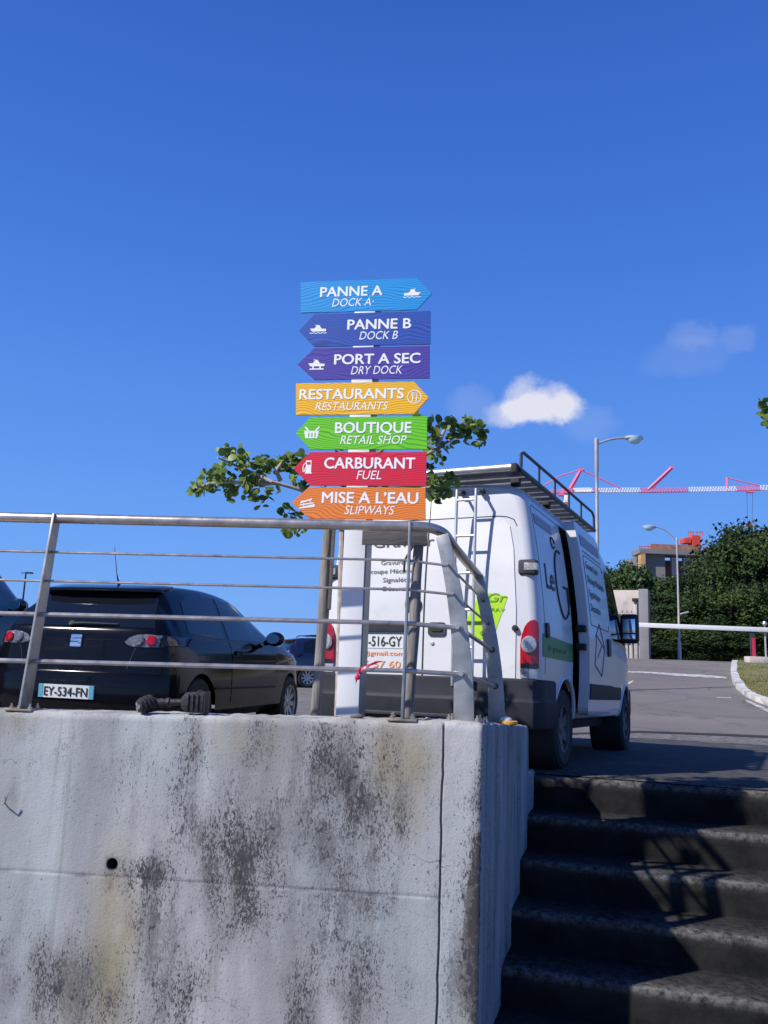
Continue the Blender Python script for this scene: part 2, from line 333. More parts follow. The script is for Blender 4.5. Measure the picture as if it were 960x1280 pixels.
def concrete_wall():
    m = bpy.data.materials.new('stained concrete'); m.use_nodes = True; nt = m.node_tree; b = nt.nodes['Principled BSDF']; N = nt.nodes.new; L = nt.links.new
    tc = N('ShaderNodeTexCoord'); V = tc.outputs['Object']
    def nz(scale, detail=5, stretch=None, rough=.55):
        n = N('ShaderNodeTexNoise'); n.inputs['Scale'].default_value = scale; n.inputs['Detail'].default_value = detail; n.inputs['Roughness'].default_value = rough; n.inputs['Distortion'].default_value = .9 if scale > 20 else .25
        if stretch:
            mp = N('ShaderNodeMapping'); mp.inputs['Scale'].default_value = stretch; L(V, mp.inputs['Vector']); L(mp.outputs[0], n.inputs['Vector'])
        else: L(V, n.inputs['Vector'])
        return n.outputs['Fac']
    def mr(x, a, c, d=0, e=1):
        n = N('ShaderNodeMapRange'); n.inputs['From Min'].default_value = a; n.inputs['From Max'].default_value = c; n.inputs['To Min'].default_value = d; n.inputs['To Max'].default_value = e
        L(x, n.inputs['Value']); return n.outputs[0]
    def math_(op, x, y):
        n = N('ShaderNodeMath'); n.operation = op
        for i, q in enumerate((x, y)):
            if isinstance(q, (int, float)): n.inputs[i].default_value = q
            else: L(q, n.inputs[i])
        return n.outputs[0]
    def mix(fac, a, c):
        n = N('ShaderNodeMix'); n.data_type = 'RGBA'
        if isinstance(fac, (int, float)): n.inputs['Factor'].default_value = fac
        else: L(fac, n.inputs['Factor'])
        for k, q in (('A', a), ('B', c)):
            if isinstance(q, tuple): n.inputs[k].default_value = (*q, 1)
            else: L(q, n.inputs[k])
        return n.outputs['Result']
    def att(n):
        a = N('ShaderNodeAttribute'); a.attribute_name = n; return a.outputs['Fac']
    base = mix(mr(nz(1.1, 6), .35, .68), (.375, .405, .405), (.455, .43, .42))
    base = mix(mr(nz(3.2, 6, (1, 1, .16)), .44, .72, 0, .75), base, (.23, .225, .235))
    base = mix(mr(nz(2.6, 5, (1, 1, .045)), .46, .66, 0, .6), base, (.20, .19, .19))
    base = mix(mr(nz(9, 6, (1, 1, .3)), .5, .8, 0, .4), base, (.47, .475, .47))
    base = mix(math_('MULTIPLY', att('brown'), mr(nz(6, 5, (1, 1, .2)), .3, .7, .4, 1)), base, (.27, .225, .115))
    st = att('stain')
    base = mix(math_('MULTIPLY', mr(st, .12, 1.0, 0, .78), mr(nz(11, 6, (1, 1, .10)), .32, .60, .15, 1)), base, (.115, .108, .105))
    # mould specks, denser where stained
    sp = nz(100, 5, (1, 1, .42), .64)
    thr = math_('SUBTRACT', .66, math_('MULTIPLY', st, .23))
    spk = math_('MULTIPLY', math_('SUBTRACT', sp, thr), 16)
    cl = N('ShaderNodeClamp'); L(spk, cl.inputs['Value'])
    gate = mr(nz(6, 5, (1, 1, .5)), .36, .56, .25, 1)
    base = mix(math_('MULTIPLY', cl.outputs[0], gate), base, (.062, .058, .062))
    sp2 = mr(nz(120, 4, (1, 1, .5), .6), .60, .70, 0, .55)
    base = mix(math_('MULTIPLY', sp2, mr(nz(2.2, 5, (1, 1, .4)), .42, .62)), base, (.12, .115, .12))
    # pits
    # coarse black flakes only in the mouldy patches
    fk = math_('MULTIPLY', math_('SUBTRACT', nz(40, 6, (1, 1, .6), .66), math_('SUBTRACT', .76, math_('MULTIPLY', st, .22))), 22)
    ck = N('ShaderNodeClamp'); L(fk, ck.inputs['Value'])
    base = mix(math_('MULTIPLY', ck.outputs[0], .9), base, (.045, .043, .046))
    # thin run-off streaks from the top edge
    rs = mr(nz(19, 3, (1, 1, .025)), .56, .70, 0, .5)
    base = mix(math_('MULTIPLY', rs, mr(nz(2.3, 4, (1, 1, .3)), .42, .60)), base, (.15, .14, .135))
    # hairline cracks
    vc = N('ShaderNodeTexVoronoi'); vc.feature = 'DISTANCE_TO_EDGE'; vc.inputs['Scale'].default_value = 1.3
    wv_ = N('ShaderNodeTexNoise'); wv_.inputs['Scale'].default_value = 4; wv_.inputs['Detail'].default_value = 6; L(V, wv_.inputs['Vector'])
    wm = N('ShaderNodeVectorMath'); wm.operation = 'MULTIPLY_ADD'; L(wv_.outputs['Color'], wm.inputs[0]); wm.inputs[1].default_value = (.5, .5, .5); L(V, wm.inputs[2]); L(wm.outputs[0], vc.inputs['Vector'])
    base = mix(math_('MULTIPLY', mr(vc.outputs['Distance'], .004, .0008, 0, .8), mr(nz(1.7, 3), .54, .60)), base, (.09, .085, .085))
    pv = N('ShaderNodeTexVoronoi'); pv.inputs['Scale'].default_value = 17; L(V, pv.inputs['Vector'])
    pr = math_('MULTIPLY', mr(pv.outputs['Distance'], .10, .06, 0, .85), mr(nz(4, 2), .5, .58))
    base = mix(pr, base, (.06, .055, .055))
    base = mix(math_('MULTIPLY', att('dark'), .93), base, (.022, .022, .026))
    L(base, b.inputs['Base Color']); b.inputs['Roughness'].default_value = .88; b.inputs['Specular IOR Level'].default_value = .25
    bp = N('ShaderNodeBump'); bp.inputs['Strength'].default_value = .3; bp.inputs['Distance'].default_value = .008
    hh = math_('SUBTRACT', nz(60, 6), math_('MULTIPLY', cl.outputs[0], .5)); L(hh, bp.inputs['Height']); L(bp.outputs[0], b.inputs['Normal'])
    return m
M['wall'] = concrete_wall()

def stair_mat():
    m = bpy.data.materials.new('mildewed stair concrete'); m.use_nodes = True; nt = m.node_tree; b = nt.nodes['Principled BSDF']; N = nt.nodes.new; L = nt.links.new
    tc = N('ShaderNodeTexCoord'); at = N('ShaderNodeAttribute'); at.attribute_name = 'worn'
    n1 = N('ShaderNodeTexNoise'); n1.inputs['Scale'].default_value = 3.2; n1.inputs['Detail'].default_value = 7; n1.inputs['Roughness'].default_value = .65; L(tc.outputs['Object'], n1.inputs['Vector'])
    n2 = N('ShaderNodeTexNoise'); n2.inputs['Scale'].default_value = 24; n2.inputs['Detail'].default_value = 6; n2.inputs['Roughness'].default_value = .7; L(tc.outputs['Object'], n2.inputs['Vector'])
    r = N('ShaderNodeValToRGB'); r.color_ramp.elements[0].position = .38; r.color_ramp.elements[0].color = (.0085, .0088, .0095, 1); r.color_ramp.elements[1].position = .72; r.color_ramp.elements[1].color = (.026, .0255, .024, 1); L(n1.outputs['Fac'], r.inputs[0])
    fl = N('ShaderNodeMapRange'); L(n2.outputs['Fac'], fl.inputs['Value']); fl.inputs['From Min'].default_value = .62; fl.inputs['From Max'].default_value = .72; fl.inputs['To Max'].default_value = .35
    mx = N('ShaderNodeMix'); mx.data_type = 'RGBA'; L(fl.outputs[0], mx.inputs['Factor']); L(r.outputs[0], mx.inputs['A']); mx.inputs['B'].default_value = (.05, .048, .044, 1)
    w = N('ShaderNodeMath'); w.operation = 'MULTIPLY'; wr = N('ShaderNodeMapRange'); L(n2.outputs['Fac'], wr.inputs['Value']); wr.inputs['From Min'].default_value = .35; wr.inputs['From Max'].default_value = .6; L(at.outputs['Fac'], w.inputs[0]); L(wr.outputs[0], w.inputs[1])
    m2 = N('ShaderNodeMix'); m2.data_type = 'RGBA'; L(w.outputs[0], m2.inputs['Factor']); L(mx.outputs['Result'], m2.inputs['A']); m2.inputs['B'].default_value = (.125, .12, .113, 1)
    L(m2.outputs['Result'], b.inputs['Base Color']); b.inputs['Roughness'].default_value = .9; b.inputs['Specular IOR Level'].default_value = .06
    bp = N('ShaderNodeBump'); bp.inputs['Strength'].default_value = .5; bp.inputs['Distance'].default_value = .008; L(n2.outputs['Fac'], bp.inputs['Height']); L(bp.outputs[0], b.inputs['Normal'])
    return m
M['stair'] = stair_mat()
def simple_noise_mat(name, c1, c2, scale):
    m = bpy.data.materials.new(name); m.use_nodes = True; nt = m.node_tree; b = nt.nodes['Principled BSDF']; N = nt.nodes.new; L = nt.links.new
    tc = N('ShaderNodeTexCoord'); n = N('ShaderNodeTexNoise'); n.inputs['Scale'].default_value = scale; n.inputs['Detail'].default_value = 8; L(tc.outputs['Object'], n.inputs['Vector'])
    r = N('ShaderNodeValToRGB'); r.color_ramp.elements[0].position = .35; r.color_ramp.elements[1].position = .66; r.color_ramp.elements[0].color = (*c1, 1); r.color_ramp.elements[1].color = (*c2, 1)
    L(n.outputs['Fac'], r.inputs[0]); L(r.outputs[0], b.inputs['Base Color']); b.inputs['Roughness'].default_value = .9; return m
M['grass_soil'] = simple_noise_mat('patchy grass ground', (.08, .09, .028), (.22, .19, .08), 1.3)
M['hill'] = simple_noise_mat('scrubby hill ground', (.02, .04, .01), (.06, .075, .025), .3)
M['low'] = simple_noise_mat('quay concrete', (.12, .12, .12), (.22, .22, .21), 1.0)

# ------------------------------------------------------------------ text
_txt = {}
def text_mesh(s, bold=0, shear=0, space=1):
    k = (s, bold, shear, space)
    if k in _txt: return _txt[k]
    cu = bpy.data.curves.new('t', 'FONT'); cu.body = s; cu.shear = shear; cu.space_character = space; cu.resolution_u = 3
    o = bpy.data.objects.new('t', cu); COL.objects.link(o)
    dg = bpy.context.evaluated_depsgraph_get(); me = bpy.data.meshes.new_from_object(o.evaluated_get(dg))
    vs = [(v.co.x, v.co.y) for v in me.vertices]; fs = [tuple(p.vertices) for p in me.polygons]
    bpy.data.objects.remove(o); bpy.data.curves.remove(cu); bpy.data.meshes.remove(me)
    if bold:
        n0 = len(vs); f0 = list(fs); v0 = list(vs)
        for k, (dx, dy) in enumerate(((bold, 0), (-bold, 0), (0, bold*.7), (0, -bold*.7))):
            vs += [(a+dx, b_+dy) for a, b_ in v0]; fs += [tuple(i+n0*(k+1) for i in f) for f in f0]
    x0 = min(v[0] for v in vs); x1 = max(v[0] for v in vs)
    # cap height of the bundled font, measured on H
    _txt[k] = ([(v[0]-x0, v[1]) for v in vs], fs, x1-x0); return _txt[k]
def cap_h(bold):
    v, f, w = text_mesh('H', bold); return max(p[1] for p in v)
def text_fit(s, x0, x1, base, cap, bold=0, shear=0, space=1):
    v, f, w = text_mesh(s, bold, shear, space); ch = cap_h(bold); kx = (x1-x0)/w; ky = cap/ch
    return [(x0+p[0]*kx, base+p[1]*ky) for p in v], f

# ------------------------------------------------------------------ projected panels on vehicle bodies
def bvh_of(o):
    me = o.data; return BVHTree.FromPolygons([v.co.copy() for v in me.vertices], [tuple(p.vertices) for p in me.polygons])
def caster(bvh, side):
    # side: 'rear' (u=x, v=z, looking +y), 'right' (u=y, v=z, looking -x), 'left', 'top' (u=x, v=y)
    def f(u, v):
        if side == 'rear': o, d = Vector((u, -3, v)), Vector((0, 1, 0))
        elif side == 'right': o, d = Vector((3, u, v)), Vector((-1, 0, 0))
        elif side == 'left': o, d = Vector((-3, u, v)), Vector((1, 0, 0))
        elif side == 'top': o, d = Vector((u, v, 5)), Vector((0, 0, -1))
        elif side == 'front': o, d = Vector((u, 9, v)), Vector((0, -1, 0))
        loc, n, i, dist = bvh.ray_cast(o, d)
        if loc is None:
            guess = o + d*(3.0 if side in ('rear',) else 2.05 if side in ('right', 'left') else 3)
            loc, n, i, dist = bvh.find_nearest(guess)
        if n.dot(d) > 0: n = -n
        return loc, n, d
    return f
def patch(mb, cast, outline, off, rows=14, cols=10, skirt=.012, flat=None):
    """rows x cols sheet filling a v-monotone outline, lifted off the body by off, with a skirt back into it"""
    v0 = min(p[1] for p in outline); v1 = max(p[1] for p in outline); n = len(outline)
    grid = []
    vv = sorted(set([v0+1e-5, v1-1e-5] + [v0+(v1-v0)*k/rows for k in range(1, rows)] + [min(max(p[1]+d, v0+1e-5), v1-1e-5) for p in outline for d in (-1e-5, 1e-5)]))
    vv = [q for i, q in enumerate(vv) if i == 0 or q-vv[i-1] > 1e-6]
    for v in vv:
        xs = []
        for i in range(n):
            a, b = outline[i], outline[(i+1) % n]
            if (a[1]-v)*(b[1]-v) < 0: xs.append(a[0]+(b[0]-a[0])*(v-a[1])/(b[1]-a[1]))
        if len(xs) < 2: continue
        l, r = min(xs), max(xs); row = []
        for k in range(cols+1):
            u = l+(r-l)*k/cols; loc, nn, d = cast(u, v)
            row.append((loc+nn*off, -nn if flat is None else flat))
        grid.append(row)
    R, Cc = len(grid), cols+1
    vs = [q[0] for row in grid for q in row]
    fs = [(i*Cc+k, i*Cc+k+1, (i+1)*Cc+k+1, (i+1)*Cc+k) for i in range(R-1) for k in range(Cc-1)]
    if skirt:
        ring = [(0, k) for k in range(Cc)] + [(i, Cc-1) for i in range(1, R)] + [(R-1, k) for k in range(Cc-2, -1, -1)] + [(i, 0) for i in range(R-2, 0, -1)]
        o = len(vs)
        for (i, k) in ring: p, nn = grid[i][k]; vs.append(p+nn*skirt)
        m = len(ring)
        for j in range(m):
            a = ring[j]; b = ring[(j+1) % m]
            fs.append((a[0]*Cc+a[1], b[0]*Cc+b[1], o+(j+1) % m, o+j))
    mb.add(vs, fs); return mb
def seam(mb, cast, pts, r=.005, off=0, n=6, step=.05):
    out = []
    for i in range(len(pts)-1):
        a, b = pts[i], pts[i+1]; L_ = sqrt((a[0]-b[0])**2+(a[1]-b[1])**2); k = max(1, int(L_/step))
        for j in range(k): out.append((a[0]+(b[0]-a[0])*j/k, a[1]+(b[1]-a[1])*j/k))
    out.append(pts[-1]); P = []
    for u, v in out:
        loc, nn, d = cast(u, v); P.append(loc+nn*off)
    mb.tube(P, r, n); return mb
def decal_text(mb, cast, s, x0, x1, base, cap, bold=0, shear=0, off=.004, flip=False, lead=0):
    vs, fs = text_fit(s, x0, x1, base, cap, bold, shear); out = []
    nl = 5 if bold else 1
    for i, (u, v) in enumerate(vs):
        if flip: u = x0+x1-u
        loc, nn, d = cast(u, v+lead*(u-x0)); out.append(loc+nn*(off+.0004*(i*nl//len(vs))))
    mb.add(out, fs); return mb
def rrect(x0, z0, x1, z1, r, n=5):
    P = []
    for cx, cz, a0 in ((x1-r, z1-r, 0), (x0+r, z1-r, 90), (x0+r, z0+r, 180), (x1-r, z0+r, 270)):
        for k in range(n+1):
            a = radians(a0+90*k/n); P.append((cx+r*cos(a), cz+r*sin(a)))
    return P
def catmull(keys, t):
    # keys sorted list (t, v...) -> interpolated tuple, monotone-ish cubic
    n = len(keys)
    if t <= keys[0][0]: return keys[0][1:]
    if t >= keys[-1][0]: return keys[-1][1:]
    for i in range(n-1):
        if keys[i][0] <= t <= keys[i+1][0]:
            a, b = keys[i], keys[i+1]; h = b[0]-a[0]; s = (t-a[0])/h; res = []
            for c in range(1, len(a)):
                d = (b[c]-a[c])/h
                dp = (a[c]-keys[i-1][c])/(a[0]-keys[i-1][0]) if i > 0 else d
                dn = (keys[i+2][c]-b[c])/(keys[i+2][0]-b[0]) if i+2 < n else d
                m0 = 0 if dp*d <= 0 else 2*dp*d/(dp+d); m1 = 0 if dn*d <= 0 else 2*dn*d/(dn+d)
                s2, s3 = s*s, s*s*s
                res.append((2*s3-3*s2+1)*a[c]+(s3-2*s2+s)*h*m0+(-2*s3+3*s2)*b[c]+(s3-s2)*h*m1)
            return tuple(res)
def boolean_cut(o, cutters):
    for c in cutters:
        md = o.modifiers.new('cut', 'BOOLEAN'); md.operation = 'DIFFERENCE'; md.solver = 'EXACT'; md.object = c
    dg = bpy.context.evaluated_depsgraph_get(); dg.update()
    me = bpy.data.meshes.new_from_object(o.evaluated_get(dg))
    o.modifiers.clear(); old = o.data; o.data = me; me.name = old.name; bpy.data.meshes.remove(old)
    for c in cutters:
        m = c.data; bpy.data.objects.remove(c); bpy.data.meshes.remove(m)
    me.polygons.foreach_set('use_smooth', [True]*len(me.polygons)); me.set_sharp_from_angle(angle=radians(34))

# ================================================================== THE SETTING
WC = Vector((.577, 4.6, 0))                                   # plan corner of the wall
WE = Vector((-.99536, .09626, 0)); WM = Vector((.09626, .99536, 0))   # along the front (to the left), inwards
SU = Vector((sin(radians(16.8)), cos(radians(16.8)), 0)); SW = Vector((SU.y, -SU.x, 0))   # up the stairs, across them
S_TOP = 2.45
def gz(x, y):
    k = sstep(-.3, 2.2, x)
    dip = -.0285*max(0, min(5, y-7.1))
    t = max(0, min(1, (y-13)/20)); ramp = 1.55*(t*.75+.25*t*t*(3-2*t))
    back = -.03*max(0, min(20, y-34))
    hill = 9*sstep(48, 130, y)*sstep(2, 30, x)
    return k*(dip+ramp+back+hill) - .35*sstep(14, 40, y)*(1-k)*0
def on_ground(px, py, dz=0):
    d = pixdir(px, py); t = 3.0
    while t < 200:
        p = EYE+d*t
        if p.z < gz(p.x, p.y)+dz: break
        t += .02
    return EYE+d*t
def wall_top(a): return .538 - .0175*max(0, min(a, 6))
def side_top(s): return .538 - .064*max(0, min(s, 4)) if s < 2.055 else .03

def build_ground():
    mb = MB()
    xs = [-3000, -1200, -500, -200, -90, -50, -30, -20, -14] + [-13+.5*i for i in range(26)] + [-.05+.05*i for i in range(1, 30)] + [1.5+.4*i for i in range(60)] + [26, 30, 36, 44, 60, 90, 140, 250, 500, 1200, 3000]
    xs = sorted(set(round(x, 3) for x in xs))
    fr = [0, .12, .3, .5, .8, 1.1, 1.5, 2, 2.5, 3, 3.6, 4.2, 5, 5.8, 6.6, 7.5, 8.4, 9.5, 10.6, 12, 13.5, 15, 16.5, 18, 20, 22, 24, 26, 28, 30, 33, 36, 40, 45, 52, 60, 70, 85, 100, 130, 180, 300, 700, 1500, 3500]
    def y0(x):
        # front edge: wall centre line, side wall centre line, top nosing of the stairs
        wl = WC + WM*.15
        if x <= .45:
            return wl.y + (wl.x-x)*(-WE.y/WE.x)*-1*-1 if False else wl.y + (x-wl.x)*(WE.y/WE.x)
        pS = WC - SW*.15; e = pS + SU*S_TOP
        if x < e.x: return max(wl.y, pS.y+(x-pS.x)*SU.y/SU.x)
        tp = WC + SU*(S_TOP+.16); return tp.y + (x-tp.x)*SW.y/SW.x
    nx = len(xs); rows = []
    for x in xs:
        b = y0(x); colv = [(x, b, -2.4)]
        for f_ in fr:
            y = b+f_; zz = gz(x, y); colv.append((x, y, zz))
        rows.append(colv)
    m = len(rows[0]); vs = [p for c in rows for p in c]
    fs = [(i*m+j, (i+1)*m+j, (i+1)*m+j+1, i*m+j+1) for i in range(nx-1) for j in range(m-1)]
    mb.add(vs, fs); o = mb.build('ground', M['asphalt'], smooth=40); struct(o)
    lb = MB(); lb.box((0, -20, -2.45), (90, 80, .1)); struct(lb.build('quay', M['low']))
build_ground()

# stairs
def build_stairs():
    NZ = [.0, -.245, -.475, -.695, -.91, -1.12, -1.33, -1.54, -1.75, -1.96, -2.17, -2.38]
    TR = .42; W0, W1 = .0, 6.0
    cols = [W0+(W1-W0)*k/240 for k in range(241)]
    prof = []          # (s, z, worn)
    for i, z in enumerate(NZ):
        s = S_TOP - TR*i
        if i == 0: prof += [(s+.30, z+.010, .5), (s+.2, z+.012, 1.3), (s+.09, z+.012, 1.6), (s+.05, z+.010, 1.6)]
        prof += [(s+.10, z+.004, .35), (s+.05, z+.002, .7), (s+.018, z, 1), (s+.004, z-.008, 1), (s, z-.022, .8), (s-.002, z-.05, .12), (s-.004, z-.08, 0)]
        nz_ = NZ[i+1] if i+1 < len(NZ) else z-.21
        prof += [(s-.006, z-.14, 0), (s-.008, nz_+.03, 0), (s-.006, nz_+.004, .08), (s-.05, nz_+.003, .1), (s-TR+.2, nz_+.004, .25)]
    prof = [p for i, p in enumerate(prof) if i < 3 or True]
    # the first three points belong to the landing strip; order is from the back towards the camera
    vs = []; worn = []
    for (s, z, w_) in prof:
        for c in cols:
            j = fbm(c*2, s*3, z*5)*.002 + fbm(c*14, s*14, 3+z)*.0028
            p = WC + SU*(s + j) + SW*(c); zz = z + fbm(c*1.6, s, 9)*.003 + (gz(p.x, p.y) if s > S_TOP-.01 and z > -.01 else 0)*0
            vs.append((p.x, p.y, zz)); worn.append(min(1, w_*(.65+1.0*max(0, fbm(c*2.5, s*4, 5)+.35))))
    n = len(cols); fs = [(i*n+k, i*n+k+1, (i+1)*n+k+1, (i+1)*n+k) for i in range(len(prof)-1) for k in range(n-1)]
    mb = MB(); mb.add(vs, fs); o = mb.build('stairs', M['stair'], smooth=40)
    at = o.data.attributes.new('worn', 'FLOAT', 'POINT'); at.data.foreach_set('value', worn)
    tag(o, 'dark mildewed concrete stairs rising beside the stained wall to the road', 'stairs')
build_stairs()

# retaining wall with its return along the stairs
TH = .34
def wall_xy(px, py):
    P = on_plane(px, py, WC, WM); return (P-WC).dot(WE), P.z
HOLE = wall_xy(140, 1080)
def build_wall():
    JV = .21; JH = -.355
    st = []                                  # stations: (kind, t)
    al = [14, 12, 10, 8, 7, 6, 5, 4.4, 3.9, 3.5, 3.2] + [3.1-.024*i for i in range(int(3.1/.024)+1)]
    al = [a for a in al if abs(a-JV) > .03 and a > .02 and abs(a-HOLE[0]) > .052] + [JV-.02, JV-.009, JV-.003, JV+.003, JV+.009, JV+.02] + [HOLE[0]+.045*q for q in (-1, -.5, 0, .5, 1)] + [.012]
    al = sorted(set(round(a, 4) for a in al), reverse=True)
    sl = [.012, .026] + [.045+.02*i for i in range(125)]
    sl = [s for s in sl if s < S_TOP+.1]
    stations = []
    inner_corner = WC + WM*TH - SW*0
    def inner_a(a):
        return WC + WE*max(a, TH) + WM*TH
    for a in al: stations.append(('f', a, WC+WE*a, -WM, inner_a(a), wall_top(a)))
    for s in sl: stations.append(('s', s, WC+SU*s, SW, WC+SU*max(s, TH)-SW*TH, side_top(s)))
    zr = [-2.42, -2.1, -1.8, -1.6] + [-1.5+.026*i for i in range(70)] 
    zr = [z for z in zr if z < .24]
    hz = HOLE[1]
    zr = [z for z in zr if abs(z-JH) > .02 and abs(z-hz) > .052] + [JH-.014, JH-.006, JH-.001, JH+.004, JH+.014] + [hz+.045*q for q in (-1, -.5, 0, .5, 1)]
    zr = sorted(zr)
    NT = 12                                   # upper rows follow the sloping top
    blobs = [(290, 1060, 60, 60, .75), (268, 1085, 26, 22, .95), (430, 985, 60, 50, .85), (395, 1020, 60, 70, .6), (457, 1045, 18, 75, 1.0), (478, 1000, 12, 60, .55), (300, 1130, 40, 40, .6), (205, 1000, 50, 60, .42),
             (330, 940, 40, 40, .4), (415, 1190, 55, 110, .58), (205, 1180, 28, 110, .62), (185, 1090, 40, 16, .75), (75, 1235, 90, 45, .6), (460, 1120, 22, 28, .9), (592, 1130, 14, 120, .85), (583, 1200, 26, 90, .6), (560, 1010, 20, 30, .3),
             (240, 960, 40, 60, .35), (350, 1060, 40, 100, .35), (15, 1000, 8, 20, .5), (500, 1250, 30, 60, .25), (70, 930, 60, 40, .12), (390, 1255, 25, 60, .6), (230, 1260, 30, 50, .5)]
    bl = []
    for px, py, rx, ry, k in blobs:
        a, z = wall_xy(px, py); bl.append((a, z, rx*.0058, ry*.0058, k))
    brown = []
    for px, py, rx, ry, k in ((140, 1180, 26, 95, .8), (142, 1110, 14, 30, .8), (500, 950, 34, 45, .75), (505, 1010, 22, 40, .4), (90, 1240, 40, 50, .3), (25, 900, 25, 20, .3), (300, 920, 60, 30, .25), (600, 1260, 20, 60, .4)):
        a, z = wall_xy(px, py); brown.append((a, z, rx*.0045, ry*.0045, k))
    vs = []; A = []; B = []; D = []; rows = len(zr)+NT
    streaks = [.13, .30, .78, 1.45, 2.0]
    for (k, t, p, nout, pin, zt) in stations:
        zb_ = min(.24, zt-.03); zz = [min(z, zb_-.004) for z in zr] + [zb_+(zt-.016-zb_)*(i/(NT-1)) for i in range(NT)]
        for zi, z in enumerate(zz):
            u = t if k == 'f' else -t
            dsp = fbm(u*1.6, z*1.6, 1)*.003 + fbm(u*13, z*13, 2)*.0016
            s_ = b_ = d_ = 0
            if k == 'f':
                g = abs(t-JV); dsp -= .013*max(0, 1-g/.009) if g < .009 else 0
                g = abs(z-JH)
                if t > JV and g < .006: dsp -= .003
                for (a, zc, ra, rz, kk) in bl:
                    q = ((t-a)/ra)**2+((z-zc)/rz)**2
                    if q < 6: s_ = max(s_, kk*math.exp(-q*.8))
                nzz = fbm(t*6, z*3, 7)
                s_ = max(0, s_*(1.1+1.2*nzz)+.5*nzz+.06)
                for (a, zc, ra, rz, kk) in brown:
                    q = ((t-a)/ra)**2+((z-zc)/rz)**2
                    if q < 6: b_ = max(b_, kk*math.exp(-q))
                b_ *= (1+.8*fbm(t*9, z*2, 4))
                g = abs(t-JV)
                if g < .008: d_ = .75+.5*fbm(z*5, 2, 0)
                g = abs(z-JH)
                if t > JV and g < .008: d_ = max(0, .22+1.5*fbm(t*4, 1, 0))
                if t < .07: s_ += 1.1*(1-t/.07)*(1 if z < -.02 else .15)*(.5+1.5*max(0, fbm(t*3, z*4, 12)+.25))
                # bleached drip under the hole
                if abs(t-HOLE[0]) < .02 and HOLE[1]-.14 < z < HOLE[1]: d_ = max(d_, .5*max(0, fbm(t*40, z*20, 3)+.45))
            else:
                s_ = .40+.8*fbm(t*3, z*.9, 5)+.4*fbm(t*9, z*2, 1)
                for q in streaks:
                    w_ = .022+.045*abs(noise.noise(Vector((q*9, z*2.3, 3))))
                    ln = .35+1.2*abs(noise.noise(Vector((q*5, 0, 8))))
                    qq = q + .02*noise.noise(Vector((q*7, z*2, 1)))
                    d_ = max(d_, (1-abs(t-qq)/w_)*(1 if z > zt-ln else max(0, 1-(zt-ln-z)*4)) if abs(t-qq) < w_ else 0)
                d_ *= max(0, .55+1.1*fbm(t*2.5, z*2.2, 14))
            if z > zt-.03: dsp += .004*noise.noise(Vector((u*25, z*9, 0)))
            pp = p+nout*dsp
            if k == 'f' and abs(t-JV) < .03: pp = pp+WE*(.009*noise.noise(Vector((z*4.5, 0, 3)))+.004*noise.noise(Vector((z*17, 0, 3))))
            pp = pp; zc_ = z
            if zi >= len(zr)+NT-2: zc_ += .010*noise.noise(Vector((u*18, 3, 1)))+.006*noise.noise(Vector((u*50, 3, 1)))
            vs.append((pp.x, pp.y, zc_)); A.append(s_); B.append(max(0, min(1, b_*1.8))); D.append(max(0, min(1, d_)))
        # chamfer, top strip and back
        for (fr_, dz) in ((.03, 0), (.1, .004), (.3, .006), (.6, .004), (.92, 0)):
            q = (p-nout*.0).lerp(pin, fr_); u = t if k == 'f' else -t
            vs.append((q.x, q.y, zt+dz+.010*noise.noise(Vector((u*16, fr_*9, 2))))); A.append(.25+.4*noise.noise(Vector((u*6, fr_*4, 5)))); B.append(.12); D.append(0)
        vs.append((pin.x, pin.y, zt-.02)); A.append(.2); B.append(0); D.append(0)
        vs.append((pin.x, pin.y, -.6)); A.append(.2); B.append(0); D.append(0)
    m = rows+7; fs = []
    ai = [i for i, s_ in enumerate(stations) if s_[0] == 'f' and abs(s_[1]-HOLE[0]) < .0455]
    zi_ = [i for i, z in enumerate(zr) if abs(z-hz) < .0455]
    a0, a1, z0, z1 = ai[0], ai[-1], zi_[0], zi_[-1]
    for i in range(len(stations)-1):
        for j in range(m-1):
            if a0 <= i < a1 and z0 <= j < z1: continue
            fs.append((i*m+j, (i+1)*m+j, (i+1)*m+j+1, i*m+j+1))
    # end caps
    fs.append(tuple((len(stations)-1)*m+j for j in range(m))); fs.append(tuple(j for j in range(m-1, -1, -1)))
    # round drain hole with a real bore
    ring = [(i, z0) for i in range(a0, a1)] + [(a1, j) for j in range(z0, z1)] + [(i, z1) for i in range(a1, a0, -1)] + [(a0, j) for j in range(z1, z0, -1)]
    cen = WC+WE*HOLE[0]; nr = len(ring); o1 = len(vs)
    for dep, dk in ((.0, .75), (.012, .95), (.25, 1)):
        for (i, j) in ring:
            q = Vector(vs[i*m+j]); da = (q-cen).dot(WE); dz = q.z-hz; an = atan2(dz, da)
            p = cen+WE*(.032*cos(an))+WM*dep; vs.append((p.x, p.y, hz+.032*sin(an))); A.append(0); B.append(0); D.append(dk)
    for k in range(nr):
        k2 = (k+1) % nr; r0 = ring[k][0]*m+ring[k][1]; r1 = ring[k2][0]*m+ring[k2][1]
        fs.append((r0, r1, o1+k2, o1+k)); fs.append((o1+k, o1+k2, o1+nr+k2, o1+nr+k)); fs.append((o1+nr+k, o1+nr+k2, o1+2*nr+k2, o1+2*nr+k))
    fs.append(tuple(o1+2*nr+k for k in range(nr)))
    mb = MB(); mb.add(vs, fs); o = mb.build('retaining_wall', M['wall'], smooth=45)
    for nme, dat in (('stain', A), ('brown', B), ('dark', D)):
        at = o.data.attributes.new(nme, 'FLOAT', 'POINT'); at.data.foreach_set('value', dat)
    tag(o, 'grey concrete retaining wall streaked with black mould, drain hole in its face', 'wall')
    hk = MB(); a, z = wall_xy(10, 975); p = WC+WE*a
